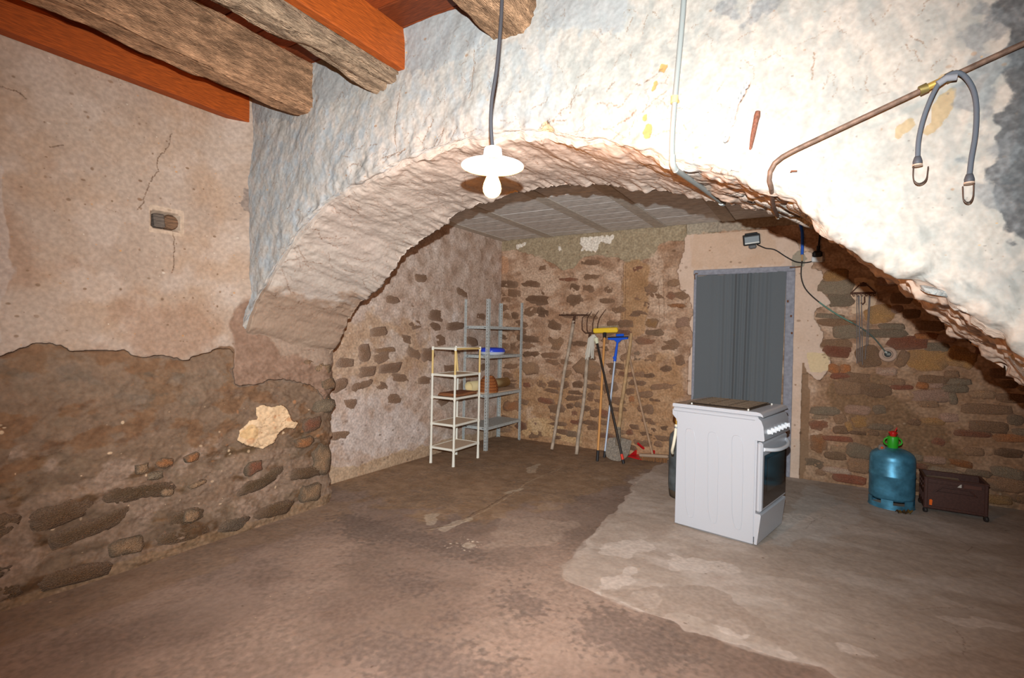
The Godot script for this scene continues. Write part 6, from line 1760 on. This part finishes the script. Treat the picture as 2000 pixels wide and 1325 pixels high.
	obj("pipe", MB.new().tube(curve_points([Vector3(-0.23, 2.44, -5.48), Vector3(-0.215, 2.38, -5.478), Vector3(-0.197, 2.3, -5.478), Vector3(-0.192, 2.2, -5.48), Vector3(-0.192, 2.09, -5.482)], 20), 0.013, 10).mesh(), mat(c8(28, 88, 190), 0.45), t)
	obj("copper_stub", MB.new().tube([Vector3(-0.192, 2.095, -5.482), Vector3(-0.19, 2.03, -5.482)], 0.0075, 8).mesh(), mat(c8(196, 150, 100), 0.5), t)
	t = thing("long_cable", "thin green and black cable curving down to the round wall box", "cable")
	var route := curve_points([Vector3(-0.19, 2.035, -5.48), Vector3(-0.196, 1.95, -5.48), Vector3(-0.19, 1.86, -5.478), Vector3(-0.15, 1.76, -5.476), Vector3(-0.05, 1.65, -5.474), Vector3(0.1, 1.53, -5.472), Vector3(0.27, 1.42, -5.472), Vector3(0.37, 1.33, -5.474), Vector3(0.452, 1.215, -5.475)], 48)
	obj("cable", MB.new().tube(route.slice(0, 20), 0.0055, 8).mesh(), mat(c8(52, 46, 42), 0.6), t)
	obj("cable", MB.new().tube(route.slice(19, 34), 0.0065, 8).mesh(), mat(c8(104, 140, 124), 0.6), t).set_meta("label", "green taped stretch")
	obj("cable", MB.new().tube(route.slice(33, 49), 0.0055, 8).mesh(), mat(c8(84, 96, 88), 0.6), t)
	t = thing("junction_box", "round open junction box set in the stone wall at the cable end", "junction box", Vector3(0.475, 1.19, -5.492))
	obj("rim", MB.new().at(Vector3.ZERO, Vector3(PI / 2, 0, 0)).lathe([Vector2(0.026, 0.0), Vector2(0.048, -0.006), Vector2(0.066, 0.0), Vector2(0.063, 0.012), Vector2(0.04, 0.014), Vector2(0.034, 0.002)], 26).mesh(), mat(c8(190, 158, 138), 0.85), t)
	obj("cup", MB.new().at(Vector3.ZERO, Vector3(PI / 2, 0, 0)).lathe([Vector2(0.035, 0.012), Vector2(0.033, -0.01), Vector2(0.0, -0.012)], 22).mesh(), mat(c8(74, 74, 72), 0.7), t)
	obj("terminal", MB.new().box(Vector3(0.004, 0.0, 0.012), Vector3(0.03, 0.026, 0.02), 0.005).mesh(), mat(c8(122, 122, 116), 0.5), t)
	obj("gland", MB.new().tube([Vector3(-0.022, 0.024, 0.016), Vector3(-0.008, 0.01, 0.016)], 0.009, 8).mesh(), mat(c8(176, 178, 172), 0.5), t)
	# rusty hanging rack with rods
	t = thing("hanging_rack", "rusty iron hook rack with thin rods hanging on the stone wall", "rack", Vector3(0.283, 1.72, -5.46))
	var iron := mat(c8(122, 84, 66), 0.8, {"tex": blotch, "scale": 9.0, "metal": 0.2})
	var steel := mat(c8(120, 110, 108), 0.5, {"metal": 0.5})
	obj("bar", MB.new().box(Vector3(0, 0, 0.0), Vector3(0.185, 0.018, 0.03), 0.003).mesh(), iron, t)
	obj("stay", MB.new().tube([Vector3(-0.085, 0.005, 0), Vector3(-0.03, 0.07, -0.012), Vector3(0.03, 0.072, -0.012), Vector3(0.088, 0.005, 0)], 0.005, 7).mesh(), iron, t)
	obj("wall_pin", MB.new().tube([Vector3(0, 0.09, -0.05), Vector3(0, 0.085, 0.02)], 0.012, 8).box(Vector3(0, 0.075, 0.0), Vector3(0.05, 0.03, 0.02), 0.004).mesh(), iron, t)
	for i in 6:
		obj("hook", MB.new().tube([Vector3(-0.075 + i * 0.03, -0.005, 0.01), Vector3(-0.075 + i * 0.03, -0.02, 0.018), Vector3(-0.068 + i * 0.03, -0.028, 0.022), Vector3(-0.06 + i * 0.03, -0.02, 0.022)], 0.0035, 6).mesh(), iron, t)
	obj("big_hook", MB.new().tube([Vector3(0.012, -0.03, 0.012), Vector3(0.014, -0.08, 0.014), Vector3(0.0, -0.1, 0.016), Vector3(-0.01, -0.085, 0.016)], 0.006, 7).mesh(), iron, t)
	for v in [[-0.045, -0.03, -0.62], [-0.028, -0.015, -0.61], [-0.012, 0.012, -0.63], [0.045, 0.03, -0.58], [0.052, 0.045, -0.46], [-0.035, 0.0, -0.6]]:
		obj("rod", MB.new().tube([Vector3(v[0], -0.02, 0.018), Vector3(lerpf(v[0], v[1], 0.5), v[2] * 0.5, 0.01), Vector3(v[1], v[2], 0.0)], 0.004, 6).mesh(), steel, t)

# ------------------------------------------------------------------ the lamp
func build_lamp() -> void:
	var t := thing("pendant_lamp", "white enamel shade with a bare glowing bulb on a black cable", "lamp", Vector3(-0.921, 1.846, -1.378))
	var enamel := mat(c8(240, 238, 236), 0.3, {"spec": 0.5})
	obj("cable", MB.new().tube(curve_points([Vector3(0.018, 0.95, -0.02), Vector3(0.014, 0.6, -0.016), Vector3(0.012, 0.44, -0.012), Vector3(0.004, 0.3, -0.006), Vector3(-0.008, 0.2, 0.0), Vector3(-0.008, 0.12, 0.002), Vector3(-0.002, 0.05, 0.0)], 40), 0.0062, 10).mesh(), mat(c8(52, 48, 50), 0.55), t)
	obj("shade", MB.new().lathe([Vector2(0.02, 0.014), Vector2(0.05, 0.006), Vector2(0.092, -0.01), Vector2(0.1, -0.013), Vector2(0.101, -0.011), Vector2(0.1, -0.0095), Vector2(0.092, -0.006), Vector2(0.05, 0.011), Vector2(0.03, 0.019)], 48).mesh(), enamel, t)
	obj("collar", MB.new().lathe([Vector2(0.0, 0.012), Vector2(0.029, 0.012), Vector2(0.031, 0.018), Vector2(0.029, 0.044), Vector2(0.02, 0.05), Vector2(0.0, 0.051)], 24).mesh(), enamel, t)
	obj("bulb_socket", MB.new().lathe([Vector2(0.0, -0.02), Vector2(0.0165, -0.02), Vector2(0.0175, 0.0), Vector2(0.0175, 0.014)], 20).mesh(), enamel, t)
	obj("bulb", MB.new().lathe([Vector2(0.0, -0.113), Vector2(0.012, -0.111), Vector2(0.022, -0.104), Vector2(0.0285, -0.093), Vector2(0.03, -0.081), Vector2(0.027, -0.066), Vector2(0.02, -0.049), Vector2(0.0145, -0.036), Vector2(0.013, -0.02)], 28).mesh(), mat(c8(255, 244, 220), 0.3, {"glow": Color(1.0, 0.84, 0.52), "power": 3.2}), t)
	var l := OmniLight3D.new()
	l.name = "bulb_light"
	l.position = Vector3(-0.921, 1.846 - 0.08, -1.378)
	l.light_color = Color(1.0, 0.66, 0.33)
	l.light_energy = BULB
	l.light_size = 0.028
	l.omni_range = 14.0
	l.omni_attenuation = 2.0
	l.shadow_enabled = true
	add_child(l)
